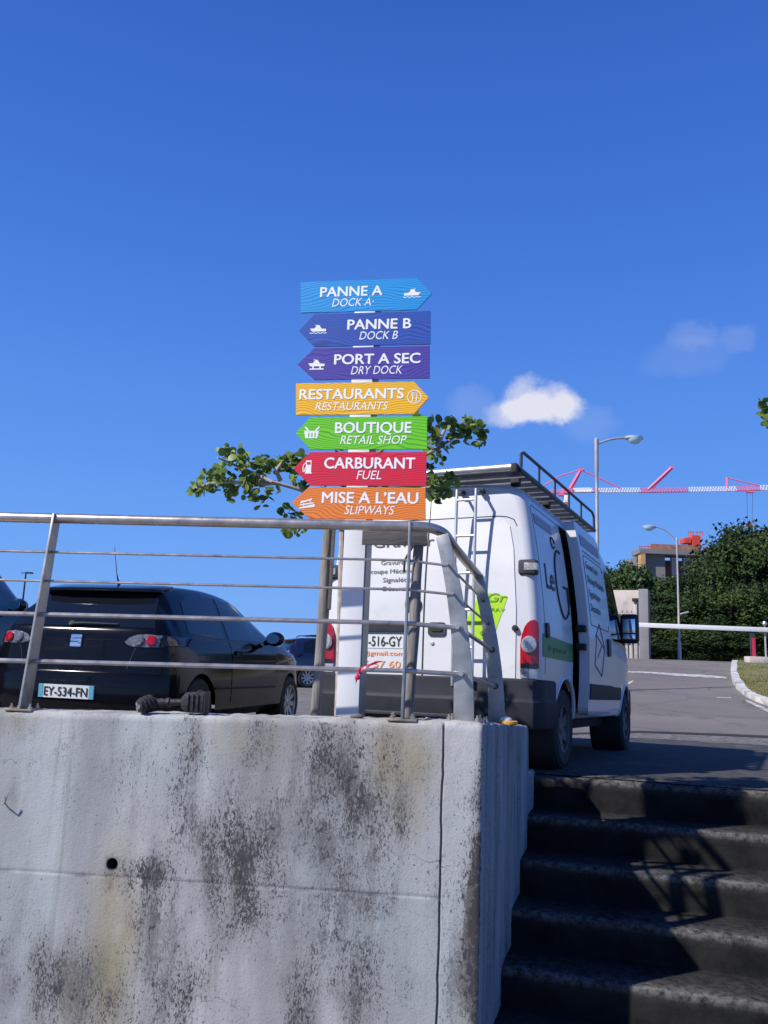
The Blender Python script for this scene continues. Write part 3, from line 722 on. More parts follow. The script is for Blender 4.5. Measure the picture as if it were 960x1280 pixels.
    P = [p+WM*.02+Vector((0, 0, -.01)), p-WM*.02+Vector((0, 0, -.005)), p-WM*.045-WE*.02, p-WM*.05-WE*.03+Vector((0, 0, .035))]
    hk.tube(P, .004, 6); tag(hk.build('wire_hook', M['rusty']), 'short rusty wire hook sticking out of the wall face at far left', 'hook')
build_wall()

# ------------------------------------------------------------------ railing
def build_railing():
    base = WC+WE*1.3+WM*.1; root = thing('railing', 'stainless steel railing on the wall top, turning down beside the stairs', 'railing', (base.x, base.y, .51))
    inv = Vector((-base.x, -base.y, -.51))
    def loc(p): return Vector(p)+inv
    def prt(mb, n, m_, **k): 
        mb.v = [tuple(Vector(q)+inv) for q in mb.v]; return mb.build(n, m_, root, **k)
    HOF, HZ = .20, 1.638
    def fpt(a, fr):      # front railing plane: fr 0 base .. 1 handrail
        z0 = wall_top(a); return WC+WE*a+WM*(.07+(HOF-.07)*fr)+Vector((0, 0, z0+(HZ-.008*a*0-z0)*fr))
    def arc_in(fr): return .13*fr*fr+.02*fr
    def sz(s): return side_top(s)
    def spt(s, fr):      # side railing plane, curving in
        z0 = sz(s); zt = 1.615-.095*s; return WC+SU*s-SW*(.13+.155*fr*fr)+Vector((0, 0, z0+(zt-z0)*fr))
    # handrail: front, bend, side
    pA = spt(.14, 1); 
    P = [fpt(a, 1) for a in (9, 6, 4, 3, 2, 1.2, .7, .45)]
    c0 = fpt(.40, 1); c1 = pA+SU*.12
    cor = Vector((pA.x-.02, c0.y-.01, HZ))
    for k in range(0, 9):
        t = k/8; P.append(c0*(1-t)**2+cor*(2*t*(1-t))+c1*t*t)
    P += [spt(s, 1) for s in (.5, .9, 1.3, 1.52)]
    prt(MB().tube(P, .031, 16), 'handrail', M['steel'])
    # front posts: flat plates edge-on
    for a in (.44, 2.62, 4.8, 7.0):
        mb = MB(); w0, w1, th = .125, .085, .014
        vs = []
        for k in range(9):
            fr = k/8*1.02; c = fpt(a, fr); w_ = w0+(w1-w0)*fr
            for sa, sm in ((-1, -1), (1, -1), (1, 1), (-1, 1)):
                vs.append(c+WE*(sa*th/2)+WM*(sm*w_/2-.0))
        fs = [(k*4+q, k*4+(q+1) % 4, k*4+4+(q+1) % 4, k*4+4+q) for k in range(8) for q in range(4)]+[(3, 2, 1, 0), (32, 33, 34, 35)]
        mb.add(vs, fs); post = prt(mb, 'post', M['steel_plate'], bevel=.0015)
        b = MB(); c = fpt(a, 0)+Vector((0, 0, .008)); 
        R = Matrix((( -WE.x, WM.x, 0, c.x), (-WE.y, WM.y, 0, c.y), (0, 0, 1, c.z), (0, 0, 0, 1)))
        b.box((0, .0, 0), (.16, .14, .012), R)
        b.v = [tuple(Vector(q)+inv) for q in b.v]; b.build('base_plate', M['rusty'], post, bevel=.002)
        for dx in (-.055, .055):
            for dy in (-.04, .045):
                nb = MB(); nb.lathe([(.012, .006), (.012, .018), (.006, .019), (.006, .034), (0, .035)], 6, R @ Matrix.Translation((dx, dy, 0)))
                nb.v = [tuple(Vector(q)+inv) for q in nb.v]; nb.build('bolt', M['steel'], post)
    # side posts: broad curved plates facing the camera
    for s in (.12, 1.3):
        mb = MB(); vs = []; n = 16
        for k in range(n+1):
            fr = k/n*.985; c = spt(s, fr); w_ = .118-.042*fr
            c2 = spt(s, min(1, fr+.02)); tg = (c2-spt(s, max(0, fr-.02))).normalized(); acr = (SW-tg*SW.dot(tg)).normalized()
            for sa, sm in ((-1, -1), (1, -1), (1, 1), (-1, 1)): vs.append(c+acr*(sa*w_/2)+SU*(sm*.006))
        fs = [(k*4+q, k*4+(q+1) % 4, k*4+4+(q+1) % 4, k*4+4+q) for k in range(n) for q in range(4)]+[(3, 2, 1, 0), tuple(n*4+q for q in range(4))]
        mb.add(vs, fs); post = prt(mb, 'plate_post', M['steel_plate'], bevel=.0015)
        b = MB(); c = spt(s, 0)+Vector((0, 0, .008)); R = Matrix(((SW.x, SU.x, 0, c.x), (SW.y, SU.y, 0, c.y), (0, 0, 1, c.z), (0, 0, 0, 1)))
        b.box((0, .02, 0), (.19, .13, .012), R); b.v = [tuple(Vector(q)+inv) for q in b.v]; b.build('base_plate', M['steel'], post, bevel=.002)
        for dx in (-.08, .08):
            for dy in (-.025, .06):
                nb = MB(); nb.lathe([(.013, .006), (.013, .02), (.006, .021), (.006, .036), (0, .037)], 6, R @ Matrix.Translation((dx, dy, 0)))
                nb.v = [tuple(Vector(q)+inv) for q in nb.v]; nb.build('bolt', M['steel'], post)
    # rods
    for fr, r in ((.815, .008), (.66, .008), (.485, .0135), (.245, .0135)):
        pe = spt(.12, fr)-SU*.0
        P = [fpt(9, fr), fpt(5, fr), fpt(2.62, fr), fpt(1.2, fr), fpt(.44, fr), fpt(.44, fr).lerp(pe, .55), pe+SW*.018]
        prt(MB().tube(P, r, 10), 'rail_rod', M['steel'])
        prt(MB().tube([spt(.06, fr), spt(.7, fr), spt(1.37, fr)], r, 10), 'side_rod', M['steel'])
        for s in (.135, 1.285):
            cb = MB(); c = spt(s, fr); cb.tube([c-SU*.006, c+SU*.010], r*1.5, 10); prt(cb, 'rod_collar', M['fitting'])
    return fpt, spt
fpt, spt = build_railing()

# ribbon tied on the lowest rod
def build_ribbon():
    # knot sits where the photograph shows it, on the rod
    d = pixdir(450, 838); n = WM; p0 = fpt(.7, .245); c = EYE+d*((p0-EYE).dot(n)/d.dot(n)); c = Vector((c.x, c.y, c.z))
    mb = MB()
    mb.tube([c+Vector((.0, -.02, -.01)), c+Vector((.0, -.024, .012)), c+Vector((0, .018, .014)), c+Vector((0, .016, -.014)), c+Vector((0, -.02, -.012))], .006, 8)
    def strip(a, b, w0, w1, sag, n=8, twist=.8):
        vs = []
        for k in range(n+1):
            t = k/n; p = a.lerp(b, t)+Vector((0, -.01*sin(t*6), sag*sin(pi*t))); w_ = w0+(w1-w0)*t
            an = twist*sin(t*5); up = Vector((.25*sin(an), .35*sin(an*1.7), cos(an)))
            for sg in (-1, 1): 
                for th in (-.0012, .0012): vs.append(p+up*(sg*w_/2)+Vector((0, th, 0)))
        fs = []
        for k in range(n):
            o = k*4; fs += [(o, o+2, o+6, o+4), (o+1, o+5, o+7, o+3), (o, o+4, o+5, o+1), (o+2, o+3, o+7, o+6)]
        mb.add(vs, fs)
    strip(c+Vector((0, -.022, 0)), c+Vector((.115, -.035, .055)), .022, .010, .006)
    strip(c+Vector((0, -.02, 0)), c+Vector((-.022, -.03, -.055)), .03, .045, 0, 6, .4)
    mb.lathe([(0, -.016), (.012, -.012), (.016, 0), (.012, .012), (0, .016)], 10, Matrix.Translation(c+Vector((-.012, -.03, -.038))))
    tag(mb.build('ribbon', M['ribbon']), 'red plastic ribbon knotted round the lowest railing rod before the white post', 'ribbon')
build_ribbon()

# fitting lying on the wall top
def build_fitting():
    a, z = wall_xy(180, 880); p = WC+WE*a
    R = Matrix(((-WE.x, WM.x, 0, p.x), (-WE.y, WM.y, 0, p.y), (0, 0, 1, wall_top(a)), (0, 0, 0, 1)))
    root = thing('wall_spotlight', 'dark metal spotlight with ribbed round head, arm and boxed end lying on the wall top', 'spotlight'); root.matrix_world = R
    k = .0046
    h = MB(); T = Matrix.Translation((.0, .035, .055)) @ Matrix.Rotation(radians(-38), 4, 'Z') @ Matrix.Rotation(radians(102), 4, 'X')
    h.lathe([(0, .050), (.028, .050), (.036, .046), (.040, .03), (.046, .028), (.046, .018), (.042, .016), (.042, .008), (.049, .006), (.049, -.006), (.044, -.008), (.044, -.016), (.050, -.018), (.050, -.03), (.038, -.036), (.026, -.06), (0, -.062)], 20, T)
    h.build('head', M['fitting'], root)
    s = MB()
    for q in range(3): s.lathe([(.0, .047), (.012, .0525), (.012, .0545), (0, .0545)], 10, T @ Matrix.Translation((.014*cos(q*2.1), .014*sin(q*2.1), 0)))
    s.build('lamp_face', M['post_grey'], root)
    m_ = MB(); m_.tube([(.045, .06, .062), (.08, .065, .066), (.10, .065, .068), (.19, .065, .074), (.205, .065, .075)], [.024, .027, .020, .019, .030], 14)
    m_.tube([(.105, .065, .068), (.125, .065, .069)], .028, 14); m_.build('arm', M['fitting'], root)
    b = MB(); b.prism([(.205, .045), (.235, .022), (.335, .020), (.335, .135), (.235, .132), (.205, .105)], .09, Matrix(((1, 0, 0, 0), (0, 0, -1, .11), (0, 1, 0, 0), (0, 0, 0, 1))))
    b.build('box_end', M['fitting'], root, bevel=.004)
    f_ = MB()
    for q in range(4): f_.box((.245+.028*q, .018, .077), (.008, .012, .092))
    f_.box((.335, .065, .077), (.016, .10, .122)); f_.build('cooling_ribs', M['fitting'], root, bevel=.002)
build_fitting()

# cap and bottle-like bits at the foot of the outer plate post
def build_caps():
    c = WC+SU*1.15-SW*.03; zt = side_top(1.15)
    r = thing('yellow_lid', 'yellow plastic lid topped by a white dome at the foot of the plate post', 'lid', (c.x, c.y, zt+.004))
    MB().lathe([(.0, 0), (.060, 0), (.066, .005), (.066, .020), (.060, .025), (0, .026)], 24).build('lid_rim', M['yellow'], r)
    MB().lathe([(.040, .025), (.040, .030), (.035, .041), (.022, .049), (0, .052)], 20, Matrix.Translation((-.012, 0, 0))).build('dome', M['white_cap'], r)
    d = WC+WE*.70+WM*.12
    pk = MB(); pk.lathe([(0, 0), (.026, .0), (.03, .012), (.024, .024), (.01, .03), (0, .03)], 11, Matrix.Translation((d.x, d.y, wall_top(.7)+.006)) @ Matrix.Diagonal((1.3, .9, .8, 1)))
    tag(pk.build('pebble', M['slat']), 'dark round pebble on the wall top between white post and railing foot', 'pebble')
build_caps()

# ================================================================== SIGNPOST
def build_signpost():
    ang = radians(9); ex = Vector((cos(ang), -sin(ang), 0)); ny = Vector((-sin(ang), -cos(ang), 0))   # along the boards, towards the viewer
    p0 = at_y(438, 780, 5.25); base = Vector((p0.x, p0.y, gz(p0.x, p0.y)))
    root = thing('signpost', 'white signpost carrying seven coloured arrow boards behind the railing', 'signpost')
    root.matrix_world = Matrix(((ex.x, -ny.x, 0, base.x), (ex.y, -ny.y, 0, base.y), (0, 0, 1, base.z), (0, 0, 0, 1)))
    inv = root.matrix_world.inverted()
    PD = .19; bt = .012
    def q(px, py, off=0):     # point in the board face plane -> local (x, z)
        P = inv @ on_plane(px, py, base+ny*(PD/2+bt+off), ny); return P.x, P.z
    xl = (q(421, 890)[0]+q(429, 665)[0])/2; xr = (q(449, 890)[0]+q(457-1, 665)[0])/2
    top = q(450, 352)[1]
    mb = MB(); mb.box(((xl+xr)/2, -.0055, top/2), (xr-xl, PD+.009, top)); mb.build('post', M['post_white'], root, bevel=.003)
    g = MB(); g.box((xr+.004, .0, top/2), (.008, PD*.98, top-.01)); g.build('shaded_side', M['post_grey'], root)  # grey strip: shade of the post's sunless right side put into colour
    cols = dict(cyan=(.010, .27, .62), blue=(.022, .075, .36), purple=(.065, .045, .31), yellow=(.84, .44, .010), green=(.13, .52, .008), red=(.62, .012, .04), orange=(.75, .20, .025))
    boards = [
        ('cyan', 1, 376, 521, 540, 350, 389, 369, 'PANNE A', 400, 478, 370, 13, 'DOCK A·', 415, 467, 382.6, 10.5, 'boat', 515, 367),
        ('blue', -1, 374, 393, 538, 391, 432, 411, 'PANNE B', 434, 514, 411, 13, 'DOCK B', 449, 497, 424, 10.5, 'boat', 398, 412),
        ('purple', -1, 372, 393, 537, 434, 474, 454.5, 'PORT A SEC', 417.5, 525.5, 454.5, 13, 'DRY DOCK', 438.6, 503, 467.5, 10.5, 'dry', 396, 455.5),
        ('yellow', 1, 370, 517.5, 536, 478, 518, 496, 'RESTAURANTS', 374, 505, 498.5, 13, 'RESTAURANTS', 394, 485, 512.5, 10, 'fork', 518, 496),
        ('green', -1, 369.5, 388, 534, 521, 561.5, 541, 'BOUTIQUE', 418.5, 514.5, 541, 13.5, 'RETAIL SHOP', 425, 508, 555, 10.5, 'basket', 390, 541),
        ('red', -1, 366.5, 388, 533, 565, 607, 585, 'CARBURANT', 405, 519, 585.5, 13.5, 'FUEL', 445.5, 476.5, 599, 10.5, 'pump', 384, 584),
        ('orange', -1, 364.5, 386, 532, 609, 649, 629.5, 'MISE A L’EAU', 402, 523, 629, 13.5, 'SLIPWAYS', 430.5, 493, 643, 10.5, 'slip', 384, 629.5)]
    k1 = (q(540, 500)[0]-q(380, 500)[0])/160.
    for (cn, dr, x0, x1, x2, yt, yb, yc, t1, a0, a1, ab, ac, t2, s0, s1, sb, sc_, sym, sx, sy) in boards:
        if dr > 0: outl = [q(x0, yb), q(x1, yb), q(x2, yc), q(x1, yt), q(x0, yt)]
        else: outl = [q(x2, yb), q(x2, yt), q(x1, yt), q(x0, yc), q(x1, yb)]
        zt = (q(450, yt)[1]); zb = q(450, yb)[1]
        # square the board up: level edges
        if dr > 0: outl = [(outl[0][0], zb), (outl[1][0], zb), (outl[2][0], (zt+zb)/2), (outl[3][0], zt), (outl[4][0], zt)]
        else: outl = [(outl[0][0], zb), (outl[1][0], zt), (outl[2][0], zt), (outl[3][0], (zt+zb)/2), (outl[4][0], zb)]
        T = Matrix(((1, 0, 0, 0), (0, 0, 1, -PD/2-bt), (0, 1, 0, 0), (0, 0, 0, 1)))
        mb = MB(); mb.prism(outl, bt, T)
        b = mb.build('arrow_board', board_mat(cn+' board', cols[cn]), root, bevel=.0012, segs=1)
        b['label'] = f"{cn} arrow board reading {t1}"
        yF = -PD/2-bt-.0015
        def flat(mb, vs, fs, layers=False):
            n = len(vs); nl = 5 if layers else 1
            mb.add([(v[0], yF-.00018*(i*nl//n), v[1]) for i, v in enumerate(vs)], fs)
        lt = MB(); bx = q(a0, ab); ex_ = q(a1, ab); zc = q((a0+a1)/2, ab)[1]
        flat(lt, *text_fit(t1, bx[0], ex_[0], zc, ac*k1, .026), layers=True); lt.build('title_lettering', M['letter'], b, smooth=0)
        lt = MB(); bx = q(s0, sb); ex_ = q(s1, sb); zc = q((s0+s1)/2, sb)[1]
        flat(lt, *text_fit(t2, bx[0], ex_[0], zc, sc_*k1, 0, .22)); lt.build('subtitle_lettering', M['letter'], b, smooth=0)
        cx, cz = q(sx, sy); lt = MB(); u = k1
        def poly(pts): flat(lt, [(cx+p[0]*u, cz+p[1]*u) for p in pts], [tuple(range(len(pts)))])
        def line(pts, w_=1.0):
            for (p, r) in zip(pts[:-1], pts[1:]):
                dx, dz = r[0]-p[0], r[1]-p[1]; L_ = sqrt(dx*dx+dz*dz) or 1; nx_, nz_ = -dz/L_*w_/2, dx/L_*w_/2
                poly([(p[0]+nx_, p[1]+nz_), (p[0]-nx_, p[1]-nz_), (r[0]-nx_, r[1]-nz_), (r[0]+nx_, r[1]+nz_)])
        fl = 1 if dr > 0 else -1
        if sym in ('boat', 'dry'):
            f_ = fl
            poly([(f_*a, b_) for a, b_ in ((-10, -2.6), (8, -2.6), (11, 1.4), (3, 1.6), (-10, .6))][::f_])
            poly([(f_*a, b_) for a, b_ in ((-5, .6), (5, 1.5), (2.5, 5.2), (-1, 5.6), (-3, 2.6))][::f_])
            line([(f_*-2, 5.3), (f_*4.5, 6.0)], .8)
            if sym == 'boat':
                line([(-11, -4.2), (-8.5, -5.2), (-5.5, -4.2), (-3, -5.2), (0, -4.2), (3, -5.2), (6, -4.2), (8.5, -5.2), (11, -4.2)], .9)
            else:
                poly([(-9, -7), (9, -7), (9, -5.4), (-9, -5.4)]); line([(-4.5, -5.4), (-4.5, -2.5)], 2); line([(4.5, -5.4), (4.5, -2.5)], 2)
        elif sym == 'fork':
            R_ = 8.3; line([(R_*cos(i*pi/18), R_*sin(i*pi/18)) for i in range(37)], 1.1)
            line([(-2.2, -5.5), (-1.6, 5.5)], 1.5); line([(2.2, -5.5), (3.6, 5.5)], 1.5)
            poly([(-3.6, 1), (-.2, 1), (0, 5.6), (-3.4, 5.6)]); poly([(2.2, 1), (4, 1.6), (4.6, 5.8), (2.6, 5.4)])
        elif sym == 'basket':
            poly([(-8, -7), (7, -7), (9, 2.5), (-10, 2.5)]); line([(-9, 7.5), (-3.5, 1.5)], 2); line([(9, 7.5), (3.5, 1.5)], 2)
            dk = MB(); 
            for xx in (-4, 0, 4): dk.add([(cx+(xx+dx)*u, yF-.001, cz+dz*u) for dx, dz in ((-.7, -5.6), (.7, -5.6), (.7, 0), (-.7, 0))], [(0, 1, 2, 3)])
            dk.build('basket_slots', b.data.materials[0], b, smooth=0)
        elif sym == 'pump':
            poly([(-2.5, -8), (6, -8), (6, -6.6), (-2.5, -6.6)]); poly([(-1.8, -6.6), (5.2, -6.6), (5.2, 8.4), (-1.8, 8.4)])
            line([(-2, 5.5), (-5, 2.5), (-5, -5), (-3.4, -6), (-2.4, -1)], 1.1)
            dk = MB(); dk.add([(cx+dx*u, yF-.001, cz+dz*u) for dx, dz in ((-.6, 3.2), (4, 3.2), (4, 6.6), (-.6, 6.6))], [(0, 1, 2, 3)]); dk.build('pump_window', b.data.materials[0], b, smooth=0)
        else:
            poly([(-10, -6.5), (9.5, -4.0), (9.5, -.5), (-10, -5.0)]); line([(-9, -1.8), (8, .8)], 1.5)
            poly([(-8.5, -.2), (-3, 2.0), (5, 4), (6.5, 7), (-1.5, 4.2), (-8, 3.2)])
            line([(-4, -4), (-4, 1)], 1.2); line([(4, -2.5), (4, 3)], 1.2)
        lt.build('symbol', M['letter'], b, smooth=0)
build_signpost()

# ================================================================== YOUNG TREE WITH STAKES
def leaf_cloud(mb, tones, centre, rad, n, size, rng, squash=(1, 1, 1), round_=True, droop=.3):
    for i in range(n):
        while True:
            d = Vector((rng.uniform(-1, 1), rng.uniform(-1, 1), rng.uniform(-1, 1)))
            if d.length < 1: break
        p = Vector(centre)+Vector((d.x*rad*squash[0], d.y*rad*squash[1], d.z*rad*squash[2]))
        s = size*rng.uniform(.65, 1.25)
        nrm = Vector((rng.gauss(0, .7), rng.gauss(-.35, .7), rng.gauss(.55, .55))).normalized()
        t = nrm.orthogonal().normalized(); t = Matrix.Rotation(rng.uniform(0, 2*pi), 3, nrm) @ t; b = nrm.cross(t)
        if round_:
            m = 8; pts = [p+t*(cos(2*pi*k/m)*s)+b*(sin(2*pi*k/m)*s*.88)+nrm*(-.18*s*(cos(2*pi*k/m)**2)) for k in range(m)]
            o = len(mb.v); mb.v += [tuple(q) for q in pts]+[tuple(p)]; mb.f += [(o+m, o+k, o+(k+1) % m) for k in range(m)]
            tones += [min(1, max(0, rng.gauss(.45, .25)))]*0 or [rng_t]*(m+1) if (rng_t := min(1, max(0, rng.gauss(.55, .27)))) is not None else []
        else:
            pts = [p-t*s, p+b*s*.5+nrm*s*.12, p+t*s, p-b*s*.5+nrm*s*.12]
            o = len(mb.v); mb.v += [tuple(q) for q in pts]; mb.f += [(o, o+1, o+2, o+3)]
            tt = min(1, max(0, rng.gauss(.42, .28))); tones += [tt]*4
def set_tone(o, tones):
    at = o.data.attributes.new('tone', 'FLOAT', 'POINT'); at.data.foreach_set('value', tones)

def build_young_tree():
    rng = random.Random(5); Y = 5.75
    def w(px, py, dy=0): return at_y(px, py, Y+dy)
    b0 = w(423, 900); base = Vector((b0.x, b0.y, gz(b0.x, b0.y)))
    root = thing('young_tree', 'young round-leaved tree spreading its two branches behind the arrow boards', 'tree', base); inv = -base
    tk = MB(); tk.tube([base, w(424, 860), w(426, 760), w(428, 665), w(436, 640), w(446, 600)], [.030, .028, .026, .024, .02, .014], 9)
    tk.v = [tuple(Vector(q)+inv) for q in tk.v]; tk.build('trunk', M['bark_pale'], root)
    brs = [[(438, 642), (405, 624), (375, 612), (340, 602), (315, 590), (290, 580), (272, 572)], [(345, 603), (318, 606), (290, 602), (262, 604), (246, 610)], [(350, 600), (345, 588), (352, 578)],
           [(446, 610), (490, 590), (530, 570), (560, 552), (580, 538), (602, 535)], [(548, 560), (552, 545), (560, 530)], [(430, 655), (400, 655), (372, 656)], [(446, 610), (500, 615), (545, 608)], [(446, 600), (480, 560), (520, 522)]]
    for i, br in enumerate(brs):
        mb = MB(); P = [w(x, y, .06*sin(k*1.7+i)) for k, (x, y) in enumerate(br)]; n = len(P)
        mb.tube(P, [.014*(1-k/n)+.004 for k in range(n)], 7); mb.v = [tuple(Vector(q)+inv) for q in mb.v]; mb.build('branch', M['bark_pale'], root)
    mb = MB(); tones = []
    cl = [(282, 565, 10, 9), (292, 566, 12, 10), (300, 575, 14, 18), (318, 585, 16, 26), (310, 600, 12, 16), (330, 577, 12, 14), (345, 580, 13, 16), (360, 578, 12, 16), (370, 582, 12, 16), (375, 575, 10, 10), (262, 602, 16, 22), (245, 610, 11, 13), (280, 595, 14, 18), (285, 612, 10, 7), (297, 610, 10, 8), (312, 618, 9, 6), (325, 625, 10, 7), (333, 625, 8, 4), (318, 608, 12, 8), (342, 612, 8, 6), (270, 588, 10, 9), (290, 618, 9, 4),
          (371, 600, 8, 5), (383, 605, 8, 5), (358, 638, 9, 6), (370, 645, 9, 7), (360, 660, 10, 9), (372, 662, 9, 5), (385, 660, 8, 4),
          (543, 532, 12, 9), (560, 528, 9, 7), (572, 536, 13, 16), (585, 530, 11, 14), (596, 535, 10, 12), (605, 540, 8, 9), (600, 552, 7, 7), (582, 545, 10, 10), (565, 552, 11, 9), (555, 560, 8, 5), (540, 548, 12, 12), (537, 566, 8, 7), (552, 572, 8, 6), (536, 584, 9, 6), (543, 605, 12, 13), (552, 612, 11, 13), (560, 600, 10, 9), (545, 620, 9, 7), (568, 602, 6, 3), (518, 519, 8, 5), (528, 524, 8, 5),
          (470, 590, 30, 18), (440, 560, 26, 12), (480, 620, 25, 10), (400, 612, 10, 4), (510, 608, 10, 5), (525, 598, 8, 4)]
    for (x, y, r, n) in cl:
        leaf_cloud(mb, tones, w(x, y, rng.uniform(-.08, .16)), r*.0058, int(n*1.7), .028, rng, (1.05, 1.4, 1.0))
    mb.v = [tuple(Vector(q)+inv) for q in mb.v]; o = mb.build('foliage', M['leaf_near'], root, smooth=60); set_tone(o, tones)
    # stakes: two weathered poles with boards across, around the young tree
    sb = w(396, 900, -.25); st = thing('tree_stakes', 'pair of weathered stakes joined by grey boards around the young tree', 'tree stakes', (sb.x, sb.y, 0)); iv = Vector((-sb.x, -sb.y, 0))
    def prt(mb, n, m_, **k): mb.v = [tuple(Vector(q)+iv) for q in mb.v]; return mb.build(n, m_, st, **k)
    def pole(x0, y0, x1, y1, dy, r):
        a = at_y(x0, y0, Y-.25+dy); b = at_y(x1, y1, Y-.25+dy); d = (b-a); a0 = a - d*((a.z+.02)/d.z)
        P = [a0.lerp(b, k/6)+Vector((.004*sin(k*2.1), 0, 0)) for k in range(7)]; prt(MB().tube(P, [r*(1+.06*sin(k*1.9)) for k in range(7)], 12), 'stake', M['galv'])
    pole(395, 898, 411, 655, 0, .036); pole(510, 903, 524, 672, -.40, .033)
    c0, c1 = at_y(462, 671.5, Y-.70), at_y(533, 672.5, Y-.70)
    mb = MB(); d = (c1-c0); ax = d.normalized(); up = Vector((0, 0, 1)); R = Matrix(((ax.x, -ax.y, 0, (c0.x+c1.x)/2), (ax.y, ax.x, 0, (c0.y+c1.y)/2), (ax.z, 0, 1, (c0.z+c1.z)/2), (0, 0, 0, 1)))
    mb.box((-.02, 0, 0), (d.length+.05, .022, .095), R); prt(mb, 'cross_board', M['slat'], bevel=.002)
    mb = MB(); a, b = at_y(418, 652, Y-.3), at_y(411.5, 762, Y-.3); e = at_y(413, 652, Y-.3)
    mid = (a+b)/2; R = Matrix.Translation(mid) @ (a-b).to_track_quat('Z', 'Y').to_matrix().to_4x4(); mb.box((0, 0, 0), (.06, .02, (a-b).length), R); prt(mb, 'side_slat', M['slat'], bevel=.002)
    mb = MB(); a = at_y(516, 683, Y-.70); b = at_y(506, 700, Y-.70); mb.tube([a, b, at_y(505, 715, Y-.70)], .007, 8); prt(mb, 'strap', M['black'])
build_young_tree()

# ================================================================== WHEELS
def wheel(parent, c, r, w_, side, rim_mat, spokes=5, rimr=.64, arch=True):
    # axis along x; side +1 outer face to +x
    T = Matrix.Translation(c) @ Matrix.Rotation(pi/2*side, 4, 'Y')
    t = MB(); h = w_/2; ri = r*rimr
    t.lathe([(ri, -h*.9), (r*.86, -h), (r*.965, -h*.82), (r, -h*.5), (r, h*.5), (r*.965, h*.82), (r*.86, h), (ri, h*.9), (ri*.97, h*.55), (ri*.97, -h*.9), (ri, -h*.9)], 40, T, cap=False)
    o = t.build('wheel', M['tyre'], parent)
    g = MB()
    g.lathe([(ri*.985, h*.92), (ri*.93, h*.90), (ri*.88, h*.45), (ri*.9, -h*.5), (ri*.985, -h*.6)], 36, T, cap=False)
    for k in range(spokes):
        an = 2*pi*k/spokes
        S = T @ Matrix.Rotation(an, 4, 'Z')
        wd = .05 if spokes > 6 else .085
        g.add([(.03, -wd/2*1.1, h*.62), (ri*.93, -wd/2, h*.80), (ri*.93, wd/2, h*.80), (.03, wd/2*1.1, h*.62), (.03, -wd/2*1.1, h*.35), (ri*.93, -wd/2, h*.5), (ri*.93, wd/2, h*.5), (.03, wd/2*1.1, h*.35)],
              [(0, 1, 2, 3), (7, 6, 5, 4), (0, 4, 5, 1), (1, 5, 6, 2), (2, 6, 7, 3), (3, 7, 4, 0)], S)
    g.lathe([(0, h*.74), (.035, h*.74), (.05, h*.66), (.06, h*.3), (0, h*.3)], 18, T); g.build('rim', rim_mat, o)
    d = MB(); d.lathe([(ri*.9, h*.05), (0, h*.05)], 30, T); d.build('brake_disc', M['interior'], o)
    return o

